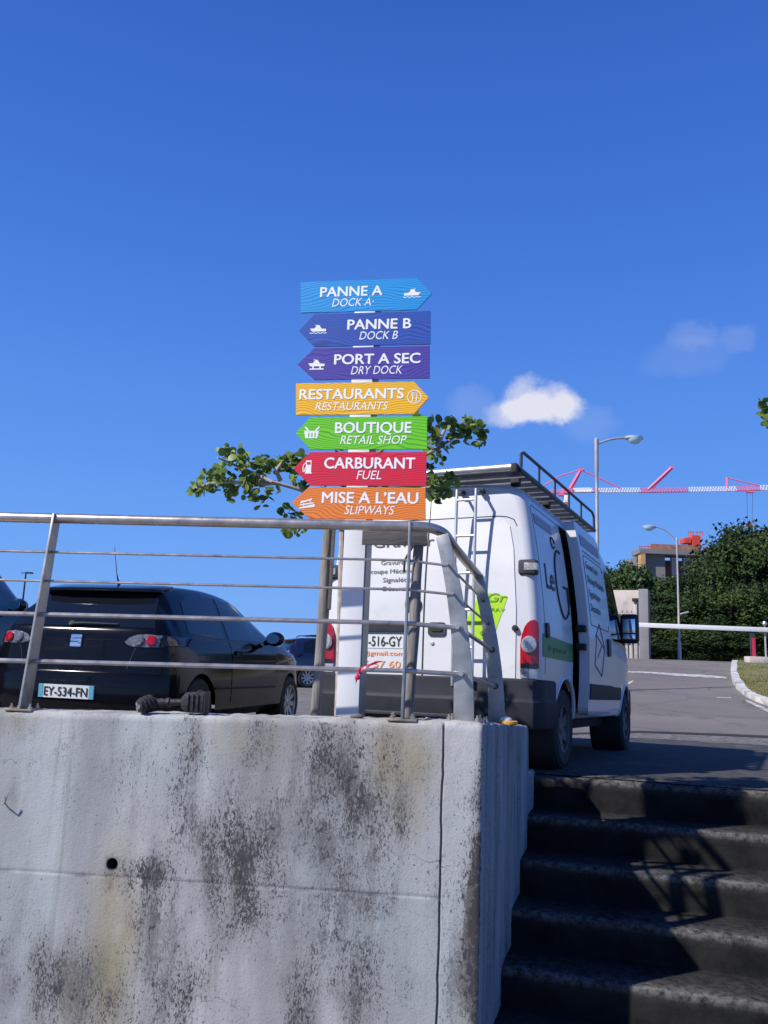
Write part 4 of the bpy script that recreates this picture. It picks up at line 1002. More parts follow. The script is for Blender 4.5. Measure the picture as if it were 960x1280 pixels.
# ================================================================== VAN
def build_van():
    yaw, pit, rol = .4436, .0264, .0112
    root = thing('white_van', 'white high roof work van with its sliding door ajar and a ladder up its rear', 'van', (.377, 7.091, 0.0))
    root.matrix_world = Matrix.Translation((.377, 7.091, .002)) @ Matrix.Rotation(-yaw, 4, 'Z') @ Matrix.Rotation(-pit, 4, 'X') @ Matrix.Rotation(-rol, 4, 'Y')
    halfp = [(0, .40), (.55, .40), (.88, .405), (.945, .425), (.968, .49), (.985, .70), (.992, .95), (.99, 1.15), (.975, 1.4), (.945, 1.7), (.905, 2.0), (.878, 2.15), (.852, 2.27), (.82, 2.36), (.765, 2.425), (.67, 2.462), (.45, 2.482), (.2, 2.49), (0, 2.492)]
    topk = [(-.01, 2.34), (.0, 2.37), (.03, 2.395), (.10, 2.418), (.3, 2.437), (.6, 2.445), (3.35, 2.455), (3.6, 2.43), (3.85, 2.32), (4.1, 2.04), (4.4, 1.66), (4.62, 1.42), (4.76, 1.32), (4.98, 1.18), (5.06, 1.04), (5.12, .85)]
    insk = [(0, .075), (.012, .046), (.03, .025), (.06, .009), (.11, 0), (3.4, 0), (4.1, .003), (4.45, .02), (4.75, .07), (4.98, .18), (5.12, .34)]
    ys = [0, .006, .012, .02, .03, .045, .06, .08, .11, .15, .2, .27, .35] + [.45+.1*k for k in range(46)] + [5.02, 5.06, 5.09, 5.12]
    def lean(z): return .10*sstep(1.15, 2.45, z)**1.3
    vs = []; n = len(halfp)*2-2
    for y in ys:
        tp = catmull(topk, y)[0]; ins = catmull(insk, y)[0]; ring = []
        for (x, z) in halfp:
            zz = z if z <= 1.0 else 1.0+(z-1.0)*(tp-1.0)/(2.492-1.0)
            if y > 4.6: zz = min(zz, z)
            xx = max(0, x-ins*min(1, x/.6))
            # rear face: body leans forward towards the roof, hull bulges a little
            yy = y + lean(zz)*max(0, 1-y/1.2)
            yy -= .03*(1-(xx/1.0)**2)*max(0, 1-y/.35)
            ring.append((xx, yy, zz))
        left = [(-x, yy, z) for (x, yy, z) in ring[1:-1]][::-1]
        vs += ring+left
    fs = [(i*n+k, i*n+(k+1) % n, (i+1)*n+(k+1) % n, (i+1)*n+k) for i in range(len(ys)-1) for k in range(n)]
    def cap(i):
        o = i*n; out = []; h = len(halfp)
        for k in range(h-1):
            a, b = o+k, o+k+1; c = o+(n-k-1 if k+1 < h-1 else h-1) if False else o+(n-(k+1)) % n; d = o+(n-k) % n
            q = [a, b, c, d]; q2 = []
            for t in q:
                if t not in q2: q2.append(t)
            if len(q2) > 2: out.append(tuple(q2))
        return out
    fs += cap(0)+cap(len(ys)-1)
    mb = MB(); mb.add(vs, fs); body = mb.build('body', M['van_white'], root, smooth=34)
    bvh = bvh_of(body); RC, SC, TCa = caster(bvh, 'rear'), caster(bvh, 'right'), caster(bvh, 'top'); LC = caster(bvh, 'left')
    FW, RW, RR = 4.25, .95, .345
    cut = []
    for y in (RW, FW):
        c = MB(); c.lathe([(.41, -1.3), (.41, 1.3)], 40, Matrix.Translation((0, y, .36)) @ Matrix.Rotation(pi/2, 4, 'Y')); cut.append(c.build('cut', None, root))
    c = MB(); c.box((1.0, 1.86, 1.37), (.5, 1.28, 1.72)); cut.append(c.build('cut', None, root, bevel=.0))
    boolean_cut(body, cut)
    MB().box((.41, 1.86, 1.37), (.70, 1.256, 1.715)).build('cargo_shade', M['interior'], root)  # near-black box: darkness inside the open cargo space is painted on
    for y in (RW, FW):
        for e_ in (-1, 1): MB().lathe([(0, e_*.60), (.402, e_*.60), (.402, e_*.95), (.396, e_*.95), (.396, e_*.61), (0, e_*.61)], 40, Matrix.Translation((0, y, .36)) @ Matrix.Rotation(pi/2, 4, 'Y')).build('wheel_arch', M['interior'], root)
    # arch lips
    for sg, CC in ((1, SC), (-1, LC)):
        for y in (RW, FW):
            a = MB(); P = []
            for k in range(25):
                an = pi*k/24*1.08-.04*pi; u, v = y+.425*cos(an), .36+.425*sin(an); l, nn, d = CC(u, v); P.append(l-nn*.006)
            a.tube(P, .02, 8); a.build('arch_lip', M['van_white'], root)
    for y in (RW, FW):
        for sg in (1, -1): wheel(root, (sg*.865, y, RR+ (y*pit*0)), RR, .225, sg, M['rim_dark'], 6, .60)
    ub = MB(); ub.box((0, 2.4, .36), (1.5, 4.2, .12)); ub.build('underbody', M['interior'], root)
    # rear doors
    DZ0, DZ1 = .748, 2.27
    for sg in (-1, 1):
        e = .80; ol = [(sg*.008, DZ0), (sg*e, DZ0), (sg*(e+.005), 1.3), (sg*(e-.03), 1.8), (sg*(e-.07), 2.0), (sg*(e-.13), 2.06), (sg*(e-.20), 2.075), (sg*(e-.30), 2.08), (sg*.008, 2.085)]
        mb = MB(); patch(mb, RC, ol, .009, 26, 14, .016); d = mb.build('rear_door', M['van_white'], root)
        t = MB(); patch(t, RC, [(sg*.008, .585), (sg*.80, .585), (sg*.80, .743), (sg*.008, .743)], .014, 6, 14, .02)
        t.build('door_trim', M['trim'], d)
        if sg < 0: left_door = d
        else: right_door = d
    sm = MB(); seam(sm, RC, [(0, 2.09), (0, 2.36)], .004); seam(sm, RC, [(0, .56), (0, 2.09)], .006, .001); seam(sm, RC, [(-.62, 2.095), (.62, 2.095)], .0045)
    seam(sm, RC, [(.62, 2.095), (.70, 2.085), (.76, 2.06), (.79, 2.0)], .0045); sm.build('door_seam', M['seam'], root)
    # left door: lettering, plate, contact lines
    tx = MB()
    decal_text(tx, RC, 'Le Graveur', -.74, .06, 1.855, .085, .012, off=.013)
    tx.build('heading_lettering', M['ink'], left_door, smooth=0)
    tx = MB()
    for s, x0, x1, z in (('Gravure Laser', -.435, -.045, 1.695), ('Découpe Mécanique', -.61, -.05, 1.618), ('Signalétique', -.405, -.055, 1.541), ('Décoration', -.40, -.085, 1.464)):
        decal_text(tx, RC, s, x0, x1, z, .038, .010, off=.013)
    tx.build('service_lettering', M['ink_grey'], left_door, smooth=0)
    g = MB(); patch(g, RC, [(-.72, 1.105), (-.15, 1.105), (-.15, 1.19), (-.72, 1.19)], .035, 4, 6, .05); g.build('plate_lamp_bar', M['trim'], left_door, bevel=.006)
    p = MB(); patch(p, RC, [(-.72, .968), (-.18, .968), (-.18, 1.085), (-.72, 1.085)], .014, 3, 6, .012); pl = p.build('number_plate', M['plate_white'], left_door)
    t = MB(); decal_text(t, RC, '-516-GY', -.51, -.195, .986, .082, .012, off=.018); t.build('plate_lettering', M['ink'], pl, smooth=0)
    t = MB(); decal_text(t, RC, 'laser@gmail.com', -.72, -.17, .908, .036, .004, off=.013); decal_text(t, RC, '0696 57 60', -.72, -.20, .805, .056, .006, off=.013); t.build('contact_lettering', M['ink_orange'], left_door, smooth=0)
    bd = MB(); l, nn, dd = RC(-.1, 1.34); bd.lathe([(.0, .0), (.075, 0), (.075, .018), (.066, .026), (.03, .03), (0, .03)], 28, Matrix.Translation(l+Vector((0, -.008, 0))) @ Matrix.Rotation(pi/2, 4, 'X')); bd.build('round_badge', M['dark_lens'], left_door)
    # right door: handle, lock, sticker
    h = MB(); patch(h, RC, rrect(.045, 1.075, .205, 1.19, .03), .022, 12, 10, .03); hd = h.build('handle', M['plastic'], right_door, bevel=.0)
    h = MB(); patch(h, RC, rrect(.075, 1.115, .175, 1.165, .018), .032, 8, 6, .02); h.build('handle_lever', M['black'], hd)
    lk = MB(); l, nn, dd = RC(.085, 1.015); lk.lathe([(0, 0), (.016, 0), (.016, .012), (.010, .016), (0, .016)], 16, Matrix.Translation(l+Vector((0, -.005, 0))) @ Matrix.Rotation(pi/2, 4, 'X')); lk.build('lock', M['alu'], right_door)
    s = MB(); patch(s, RC, [(.46, 1.06), (.61, 1.05), (.735, 1.40), (.50, 1.45), (.38, 1.20)], .012, 16, 8, 0); st = s.build('sticker', M['lime'], right_door)
    t = MB(); decal_text(t, RC, 'Gr', .56, .73, 1.36, .07, .02, .2, off=.016); decal_text(t, RC, 'GRAV', .55, .71, 1.28, .03, .006, off=.016); decal_text(t, RC, 'o', .50, .60, 1.08, .07, .01, off=.016); t.build('sticker_lettering', M['lime_dark'], st, smooth=0)
    cp = MB(); l, nn, dd = RC(.80, 1.145); cp.lathe([(0, 0), (.024, 0), (.026, .02), (.02, .04), (0, .042)], 18, Matrix.Translation(l+Vector((0, -.002, 0))) @ Matrix.Rotation(pi/2, 4, 'X')); cp.build('door_stop', M['black'], root)
    # ladder
    lad = MB()
    for x in (.305, .475):
        P = [(x, RC(x, 2.33)[0].y-.02, 2.33)]
        for k in range(18):
            z = 2.30-1.62*k/17; P.append((x, -.115+.02*sstep(1.2, 2.3, z), z))
        P.append((x, RC(x, .70)[0].y-.0, .66)); lad.tube(P, .013, 10)
    for z in (2.215, 1.905, 1.59, 1.285, .98): lad.tube([(.305, -.115+.02*sstep(1.2, 2.3, z), z), (.475, -.115+.02*sstep(1.2, 2.3, z), z)], .0115, 8)
    lo = lad.build('ladder', M['alu'], root)
    for x in (.30, .48): MB().box((x, RC(x, 2.31)[0].y-.03, 2.315), (.045, .07, .035)).build('ladder_clamp', M['plastic'], lo, bevel=.006)
    # tail lights
    for sg in (1, -1):
        ol = [(sg*a, b) for a, b in ((.845, .83), (.968, .83), (.968, 1.13), (.962, 1.19), (.945, 1.215), (.915, 1.205), (.882, 1.16), (.855, 1.09), (.845, 1.0))]
        t = MB(); patch(t, RC, ol, .022, 26, 12, .04); tl = t.build('tail_light', M['red_lens'], root)
        t = MB(); l, nn, dd = RC(sg*.915, 1.015); t.lathe([(.0, .0), (.062, 0), (.062, .014), (.054, .022), (.03, .026), (0, .027)], 28, Matrix.Translation(l+Vector((0, -.018, 0))) @ Matrix.Rotation(sg*.35, 4, 'Z') @ Matrix.Rotation(pi/2, 4, 'X') @ Matrix.Diagonal((1, 1.12, 1, 1))); t.build('round_lens', M['clear_lens'], tl)
        t = MB(); patch(t, RC, [(sg*.845, .752), (sg*.962, .752), (sg*.962, .826), (sg*.845, .826)], .020, 4, 10, .04); t.build('reversing_lens', M['clear_lens'], tl)
        t = MB(); patch(t, RC, [(sg*.852, .832), (sg*.96, .832), (sg*.96, .868), (sg*.852, .868)], .0245, 3, 8, .01); t.build('lower_lens', M['dark_lens'], tl)
        # corner hinge lamp
        hb = MB(); l, nn, dd = RC(sg*.89, 1.64); hb.box((sg*.895, l.y+.01, 1.645), (.155, .10, .125)); mk = hb.build('marker_lamp', M['plastic'], root, bevel=.025, segs=3)
        hb = MB(); hb.box((sg*.925, l.y-.012, 1.645), (.11, .075, .062)); hb.build('marker_lens', M['clear_lens'], mk, bevel=.008)
    # bumper
    def bumper_ring(off, y1=.52):
        P = [(-.995-off, y1), (-.998-off, .16), (-.99-off, .055), (-.945-off*.7, -.035-off), (-.84, -.068-off), (-.4, -.084-off), (0, -.09-off)]
        return P+[(-x, y) for x, y in P[-2::-1]]
    b = MB(); lv = [(.36, .0), (.385, .012), (.565, .022), (.58, .012), (.60, .008), (.73, .006), (.745, -.01), (.745, -.05)]
    rings = [bumper_ring(o) for z, o in lv]; n_ = len(rings[0]); vs = [(x, y, z) for (z, o), rg in zip(lv, rings) for x, y in rg]
    b.add(vs, [(i*n_+k, i*n_+k+1, (i+1)*n_+k+1, (i+1)*n_+k) for i in range(len(lv)-1) for k in range(n_-1)])
    bo = b.build('rear_bumper', M['trim'], root)
    # plug above the step keeps the door trim clear: number of sensor holes
    for z in (.655, .535):
        for sg in (-1, 1): MB().lathe([(0, 0), (.014, 0), (.014, .012), (0, .012)], 12, Matrix.Translation((sg*.895, -.018, z)) @ Matrix.Rotation(sg*.5, 4, 'Z') @ Matrix.Rotation(pi/2, 4, 'X')).build('bumper_sensor', M['black'], bo)
    sp = MB(); sp.box((0, -.10, .435), (1.5, .13, .03)); sp.build('bumper_step', M['plastic'], bo, bevel=.008)
    # right side: stripe, lettering
    s = MB(); patch(s, SC, [(.11, .93), (1.205, .93), (1.205, 1.09), (.11, 1.115)], .004, 4, 16, 0); gs = s.build('stripe', M['green'], root)
    t = MB(); decal_text(t, SC, 'le graveur', .30, .95, .99, .05, .01, off=.008); t.build('stripe_lettering', M['green_txt'], gs, smooth=0)
    t = MB(); decal_text(t, SC, 'Le', .36, .66, 1.52, .21, .012, off=.004); sl = t.build('side_lettering', M['ink'], root, smooth=0)
    P = []
    t = MB()
    for k in range(42):
        an = radians(75+ 285*k/41); P.append((.96+.20*cos(an)*1.15, 1.62+.31*sin(an)))
    seam(t, SC, P, .013, 0, 6, .1); seam(t, SC, [(1.0, 1.60), (1.13, 1.60), (1.13, 1.36)], .013, 0)
    seam(t, SC, [(.80+.07*cos(radians(a)), 1.98+.05*sin(radians(a))) for a in range(0, 331, 30)], .010, 0); t.build('round_logo', M['ink'], sl)
    for sg, CC in ((1, SC), (-1, LC)):
        sm = MB(); seam(sm, CC, [(.20, .80), (.20, 2.18), (.26, 2.22), (1.20, 2.22)], .004, -.001); sm.build('panel_crease', M['seam'], root)
    fc = MB(); patch(fc, SC, rrect(.20, 1.09, .29, 1.21, .03), .02, 8, 5, .02); fc.build('side_catch', M['plastic'], root)
    bar = MB(); patch(bar, SC, [(.25, 2.06), (.85, 2.06), (.85, 2.15), (.25, 2.15)], .004, 4, 8, 0); bar.build('print_band', M['print_pale'], root)
    # sliding door, pushed out and ajar
    Y0, Y1 = 1.36, 2.52; ext = Vector((1, 0, 0))
    d = MB(); ol = rrect(Y0, .46, Y1, 2.31, .09)
    mbx = []
    def SD(off):
        def f(u, v):
            # follow the body's side profile even over the opening
            z = v; x = .9
            for (a, b_) in zip(halfp[3:-1], halfp[4:]):
                if a[1] <= z <= b_[1]: x = a[0]+(b_[0]-a[0])*(z-a[1])/(b_[1]-a[1])
            return Vector((x+off, u, v)), Vector((1, 0, 0)), Vector((-1, 0, 0))
        return f
    patch(d, SD(.125), ol, .0, 24, 14, 0); patch(d, SD(.03), ol, .0, 24, 14, 0)
    # rim
    ol = [tuple(Vector(a).lerp(Vector(b), q/12)) for a, b in zip(ol, ol[1:]+ol[:1]) for q in range(12)]
    ring_o = [SD(.125)(u, v)[0] for u, v in ol]; ring_i = [SD(.03)(u, v)[0] for u, v in ol]; m_ = len(ol)
    d.add(ring_o+ring_i, [(k, (k+1) % m_, m_+(k+1) % m_, m_+k) for k in range(m_)])
    sd = d.build('sliding_door', M['van_white'], root)
    C2 = SD(.125)
    t = MB(); patch(t, C2, [(Y0+.03, .60), (Y1-.02, .60), (Y1-.02, .745), (Y0+.03, .745)], .012, 3, 8, .02); t.build('door_trim', M['trim'], sd)
    t = MB()
    for s, x0, x1, z in (('Gravure Laser', 1.56, 2.16, 1.86), ('Découpe Mécanique', 1.56, 2.37, 1.72), ('Signalétique', 1.56, 2.10, 1.58), ('Décoration', 1.56, 2.03, 1.44)):
        decal_text(t, C2, s, x0, x1, z, .07, .006, off=.004)
    t.build('service_lettering', M['ink_grey'], sd, smooth=0)
    t = MB(); patch(t, C2, [(1.50, 2.08), (2.42, 2.08), (2.42, 2.19), (1.50, 2.19)], .004, 3, 8, 0); t.build('print_band', M['print_pale'], sd)
    t = MB(); seam(t, C2, [(1.50, 2.02), (2.42, 2.02)], .006, 0)
    seam(t, C2, [(1.60, .93), (1.95, .83), (2.10, 1.10), (1.72, 1.22), (1.60, .93)], .007, 0); seam(t, C2, [(1.68, 1.20), (1.9, 1.34), (2.10, 1.12)], .007, 0); seam(t, C2, [(1.75, 1.0), (1.95, 1.12)], .007, 0); t.build('door_drawing', M['ink_grey'], sd)
    t = MB(); seam(t, C2, rrect(Y0+.12, 1.30, Y1-.1, 1.98, .06), .005, -.001); t.build('door_crease', M['seam'], sd)
    h = MB(); patch(h, C2, rrect(2.26, 1.04, 2.40, 1.22, .04), .02, 10, 6, .02); h.build('handle', M['plastic'], sd)
    for z in (1.25, 1.08): MB().box((1.045, Y0-.02, z), (.09, .12, .06)).build('slide_bracket', M['black'], sd, bevel=.006)
    # front door & window
    f_ = MB(); patch(f_, SC, [(2.72, .50), (3.76, .50), (3.80, .80), (4.10, .86), (4.42, 1.15), (4.42, 1.30), (4.02, 1.98), (3.90, 2.14), (2.74, 2.24)], .008, 24, 12, .014); fd = f_.build('front_door', M['van_white'], root)
    w_ = MB(); patch(w_, SC, [(2.86, 1.30), (4.37, 1.20), (4.36, 1.33), (3.96, 1.97), (3.86, 2.08), (2.90, 2.13)], .016, 16, 12, .014); w_.build('side_window', M['glass_dark'], fd)
    pb = MB(); patch(pb, SC, [(2.56, .62), (2.69, .62), (2.69, 2.24), (2.56, 2.24)], .004, 14, 2, .01); pb.build('pillar_seal', M['black'], root)
    t = MB(); patch(t, SC, [(2.74, .60), (3.76, .60), (3.77, .745), (2.74, .745)], .018, 3, 8, .02); t.build('door_trim', M['trim'], fd)
    h = MB(); patch(h, SC, rrect(2.78, 1.02, 2.92, 1.18, .04), .026, 10, 6, .02); h.build('handle', M['plastic'], fd)
    fb = MB(); fb.box((0, 5.02, .56), (1.80, .30, .40)); fb.build('front_bumper', M['trim'], root, bevel=.08, segs=3)
    ws = MB(); TC2 = caster(bvh, 'front'); patch(ws, TC2, [(-.78, 1.42), (.78, 1.42), (.66, 2.10), (-.66, 2.10)], .006, 14, 14, .01); ws.build('windscreen', M['glass_dark'], root)
    for sg in (1, -1):
        hl = MB(); patch(hl, TC2, rrect(min(sg*.48, sg*.76), .80, max(sg*.48, sg*.76), 1.08, .08), .01, 8, 8, .02); hl.build('headlight', M['clear_lens'], root)
        mr = MB(); mr.box((sg*1.075, 4.02, 1.46), (.22, .12, .36)); mo = mr.build('mirror', M['plastic'], root, bevel=.058, segs=5)
        mg = MB(); mg.box((sg*1.075, 3.958, 1.49), (.15, .012, .17)); mg.build('mirror_glass', M['mirror'], mo, bevel=.004)
        mg = MB(); mg.box((sg*1.075, 3.958, 1.36), (.15, .012, .06)); mg.build('wide_angle_glass', M['mirror'], mo, bevel=.004)
        ma = MB(); ma.tube([(sg*.93, 4.15, 1.44), (sg*1.02, 4.06, 1.42), (sg*1.10, 4.03, 1.41)], .035, 8); ma.tube([(sg*.95, 4.15, 1.30), (sg*1.08, 4.02, 1.34)], .025, 8); ma.build('mirror_arm', M['plastic'], mo)
    # roof rack
    rk = MB(); RX = .83
    def rz(y): return 2.468+.022*y
    for sg in (1, -1): rk.tube([(sg*RX, -.02, rz(0)), (sg*RX, 3.15, rz(3.15))], .022, 10)
    rack = rk.build('roof_rack', M['rack_dark'], root)
    sl = MB()
    for k in range(15): sl.box((0, .08+.215*k, rz(.08+.215*k)-.004), (2*RX-.02, .135 if k % 3 else .17, .024))
    sl.build('rack_slat', M['rack'], rack, bevel=.003)
    ro = MB(); ro.tube([(-.80, -.06, rz(0)+.012), (.78, -.06, rz(0)+.012)], .033, 16); ro.build('loading_roller', M['alu'], rack)
    for x in (-.83, .80): MB().box((x, -.05, rz(0)), (.05, .09, .08)).build('roller_end', M['black'], rack, bevel=.008)
    for y in (.25, 1.3, 2.4):
        for sg in (1, -1): MB().box((sg*.72, y, rz(y)-.045), (.08, .06, .07)).build('rack_foot', M['black'], rack, bevel=.008)
    for sg in (1, -1):
        gr = MB(); gr.tube([(sg*RX, .02, rz(0)), (sg*RX, .03, rz(0)+.15), (sg*RX, .10, rz(.1)+.175), (sg*RX, 1.5, rz(1.5)+.19), (sg*RX, 3.02, rz(3)+.20), (sg*RX, 3.12, rz(3.1)+.165), (sg*RX, 3.14, rz(3.1)+.01)], .0145, 8)
        for y in (.62, 1.22, 1.82, 2.42): gr.tube([(sg*RX, y, rz(y)), (sg*RX, y, rz(y)+.185)], .011, 8)
        gr.build('guard_rail', M['rack_dark'], rack)
build_van()

# ================================================================== CARS
def build_car(name, label, paint, Mx, glass_side, sc_=(1, 1, 1), seatlike=True, detail=True, roofrack=False, wheel_mat=None, boxy=False):
    root = thing(name, label, 'car'); root.matrix_world = Mx
    topk = [(0, .60), (.02, .70), (.035, .95), (.06, 1.0), (.16, 1.13), (.30, 1.27), (.36, 1.355), (.46, 1.385), (.8, 1.425), (1.2, 1.437), (1.6, 1.42), (1.95, 1.355), (2.3, 1.20), (2.62, 1.03), (2.85, .965), (3.3, .88), (3.6, .78), (3.8, .66), (3.93, .50)]
    if boxy: topk = topk[:10]+[(1.6, 1.435), (2.05, 1.42), (2.25, 1.36), (2.62, 1.06), (2.85, 1.0), (3.5, .93), (3.8, .80), (3.93, .55)]
    wk = [(0, .66), (.03, .735), (.08, .79), (.2, .828), (.6, .845), (2.6, .845), (3.2, .82), (3.6, .75), (3.85, .62), (3.93, .5)]
    rk = [(0, .60), (.1, .64), (.3, .57), (.5, .55), (1.6, .56), (2.3, .60), (2.7, .68), (3.4, .66), (3.93, .40)]
    ys = [0, .01, .02, .03, .045, .06, .09, .12, .16, .2, .25, .3, .33, .36, .4, .46, .54, .62, .7] + [.8+.1*k for k in range(30)] + [3.76, 3.82, 3.88, 3.93]
    vs = []
    for y in ys:
        tp = catmull(topk, y)[0]; w_ = catmull(wk, y)[0]; rw = catmull(rk, y)[0]
        belt = min(.93+.0*y, tp-.02); top = tp
        H = max(0.02, top-belt)
        sh = min(1, H/.35)
        P = [(0, .20), (w_*.6, .20), (w_*.90, .22), (w_*.985, .30), (w_, .45), (w_*.995, .60 if tp > .7 else min(.6, tp*.8)), (w_*.985, min(.78, tp-.05)), (w_*.965, min(.86, tp-.035)), (w_*.93, belt)]
        xb = w_*.93; xr = rw if H > .2 else xb*.9
        xr = xb*.9*(1-sh)+min(rw, xb)*sh
        for t in (.2, .4, .6, .8):
            P.append((xb+(xr-xb)*(t*.92), belt+H*.90*t*(1.02-.02*t)))
        P += [(xr*.985, top-H*.07), (xr*.90, top-H*.03), (xr*.72, top-H*.012), (xr*.4, top-.002*sh), (0, top)]
        ring = []
        for x, z in P:
            yy = y
            # rounded rear: edges of the tail sweep forwards
            yy += .10*(x/.85)**4*max(0, 1-y/.5)
            ring.append((x*sc_[0], yy*sc_[1], z*sc_[2]))
        vs += ring+[(-x, yy, z) for x, yy, z in ring[1:-1]][::-1]
    h = len(P); n = 2*h-2
    fs = [(i*n+k, i*n+(k+1) % n, (i+1)*n+(k+1) % n, (i+1)*n+k) for i in range(len(ys)-1) for k in range(n)]
    for i in (0, len(ys)-1):
        o = i*n
        for k in range(h-1):
            q = []
            for t in (o+k, o+k+1, o+(n-(k+1)) % n, o+(n-k) % n):
                if t not in q: q.append(t)
            if len(q) > 2: fs.append(tuple(q))
    mb = MB(); mb.add(vs, fs); body = mb.build('body', paint, root, smooth=40); bvh = bvh_of(body)
    RC, SC, LC, FC, TC_ = caster(bvh, 'rear'), caster(bvh, 'right'), caster(bvh, 'left'), caster(bvh, 'front'), caster(bvh, 'top')
    sx, sy, sz = sc_
    RW, FW, R = .68*sy, 3.13*sy, .30*max(1, sz*.98)
    cut = []
    for y in (RW, FW):
        c = MB(); c.lathe([(R*1.13, -1.3), (R*1.13, 1.3)], 36, Matrix.Translation((0, y, R)) @ Matrix.Rotation(pi/2, 4, 'Y')); cut.append(c.build('cut', None, root))
    boolean_cut(body, cut)
    for y in (RW, FW):
        q_ = R*1.12
        for e_ in (-1, 1): MB().lathe([(0, e_*.55*sx), (q_, e_*.55*sx), (q_, e_*.78*sx), (q_*.985, e_*.78*sx), (q_*.985, e_*.56*sx), (0, e_*.56*sx)], 36, Matrix.Translation((0, y, R)) @ Matrix.Rotation(pi/2, 4, 'Y')).build('wheel_arch', M['interior'], root)
        for sg in (1, -1): wheel(root, (sg*.745*sx, y, R), R, .20, sg, wheel_mat or M['rim'], 9, .66)
    for sg, CC in ((1, SC), (-1, LC)):
        g = MB(); patch(g, CC, [(.52*sy, .985*sz), (1.28*sy, .955*sz), (1.30*sy, 1.355*sz), (.80*sy, 1.35*sz), (.60*sy, 1.26*sz)], .004, 14, 10, .004); g.build('rear_side_window', glass_side, root)
        d = MB(); patch(d, CC, [(1.36*sy, .36*sz), (2.46*sy, .36*sz), (2.55*sy, .60*sz), (2.58*sy, .92*sz), (1.36*sy, .93*sz)], .004, 12, 10, .006); dr = d.build('door', paint, root)
        g = MB(); patch(g, CC, [(1.37*sy, .955*sz), ((2.36 if boxy else 2.52)*sy, .96*sz), ((2.32 if boxy else 2.46)*sy, .99*sz), ((2.06 if boxy else 1.98)*sy, 1.28*sz), ((1.95 if boxy else 1.80)*sy, 1.345*sz), (1.39*sy, 1.36*sz)], .004, 14, 10, .004); g.build('door_window', glass_side, dr)
        hd = MB(); patch(hd, CC, rrect(1.44*sy, .81*sz, 1.60*sy, .85*sz, .015), .022, 4, 6, .02); hd.build('handle', paint, dr)
        mo = MB(); cx = .93*sx*sg; mo.lathe([(0, -.06), (.07, -.045), (.095, 0), (.085, .05), (.05, .085), (0, .095)], 18, Matrix.Translation((cx, 2.24*sy, 1.0*sz)) @ Matrix.Rotation(-pi/2, 4, 'X') @ Matrix.Diagonal((1.12, .82, 1, 1)))
        mi = mo.build('mirror', paint, root)
        a = MB(); a.tube([(.80*sx*sg, 2.30*sy, .955*sz), (.90*sx*sg, 2.26*sy, .975*sz)], .03, 8); a.build('mirror_arm', M['black'], mi)
        gl = MB(); gl.lathe([(0, 0), (.066, 0), (.066, .004), (0, .004)], 18, Matrix.Translation((cx, 2.175*sy, 1.0*sz)) @ Matrix.Rotation(pi/2, 4, 'X') @ Matrix.Diagonal((1.1, .8, 1, 1))); gl.build('mirror_glass', M['mirror'], mi)
        sk = MB(); seam(sk, CC, [(.98*sy, .50*sz), (2.55*sy, .49*sz)], .012, 0); sk.build('side_strip', M['black'], root)
    rw_ = MB(); patch(rw_, RC, [(-.66*sx, 1.005*sz), (.66*sx, 1.005*sz), (.56*sx, 1.26*sz), (.51*sx, 1.32*sz), (-.51*sx, 1.32*sz), (-.56*sx, 1.26*sz)], .005, 12, 18, .006); rw = rw_.build('rear_window', M['glass_dark'], root)
    sp = MB(); S0 = [(-.56, .36), (-.50, .27), (-.3, .245), (0, .238), (.3, .245), (.5, .27), (.56, .36)]
    vs = []
    for x, y in S0: vs += [(x*sx, y*sy, 1.325*sz), (x*sx, y*sy, 1.352*sz), (x*.96*sx, (y+.25)*sy, 1.405*sz), (x*.96*sx, (y+.25)*sy, 1.34*sz)]
    fs = [(k*4+q, k*4+(q+1) % 4, k*4+4+(q+1) % 4, k*4+4+q) for k in range(6) for q in range(4)]+[(0, 1, 2, 3), (27, 26, 25, 24)]
    sp.add(vs, fs); sp.build('roof_spoiler', paint, root, bevel=.006)
    ws = MB(); patch(ws, FC, [(-.66*sx, 1.02*sz), (.66*sx, 1.02*sz), (.52*sx, 1.36*sz), (-.52*sx, 1.36*sz)], .005, 10, 12, .006); ws.build('windscreen', M['glass_dark'], root)
    # tail lamps
    for sg in (1, -1):
        ol = [(sg*a*sx, b*sz) for a, b in ((.435, .885), (.455, .862), (.51, .848), (.60, .844), (.715, .848), (.722, .945), (.62, .953), (.53, .945), (.47, .922))]
        t = MB(); patch(t, RC, ol, .006, 10, 10, .012); tl = t.build('tail_light', M['lamp_chrome'], root)
        t = MB(); patch(t, RC, [(sg*a*sx, b*sz) for a, b in ((.724, .848), (.815, .862), (.82, .935), (.728, .945))], .012, 8, 18, .012); t.build('corner_lens', M['dark_lens'], tl)
        for u, mt in ((.655, 'red_lens'), (.555, 'lamp_chrome')):
            l, nn, dd = RC(sg*u*sx, .897*sz); t = MB(); t.lathe([(0, 0), (.046, 0), (.046, .012), (.036, .02), (0, .023)], 22, Matrix.Translation(l+nn*.003) @ nn.to_track_quat('Z', 'Y').to_matrix().to_4x4()); t.build('round_lamp', M[mt], tl)
        hl = MB(); patch(hl, FC, [(sg*.40*sx, .66*sz), (sg*.70*sx, .68*sz), (sg*.66*sx, .78*sz), (sg*.42*sx, .74*sz)], .006, 6, 8, .01); hl.build('headlight', M['clear_lens'], root)
    # bumper shelf, hatch cut lines
    b = MB()
    P = [(-.80, .16, 0), (-.74, .05, 0), (-.6, -.012, 0), (-.3, -.035, 0), (0, -.042, 0)]; P = P+[(-x, y, z) for x, y, z in P[-2::-1]]
    lv = [(.24, .02), (.28, 0), (.40, -.006), (.58, -.012), (.61, -.002), (.625, .03), (.63, .09)]; vs = []
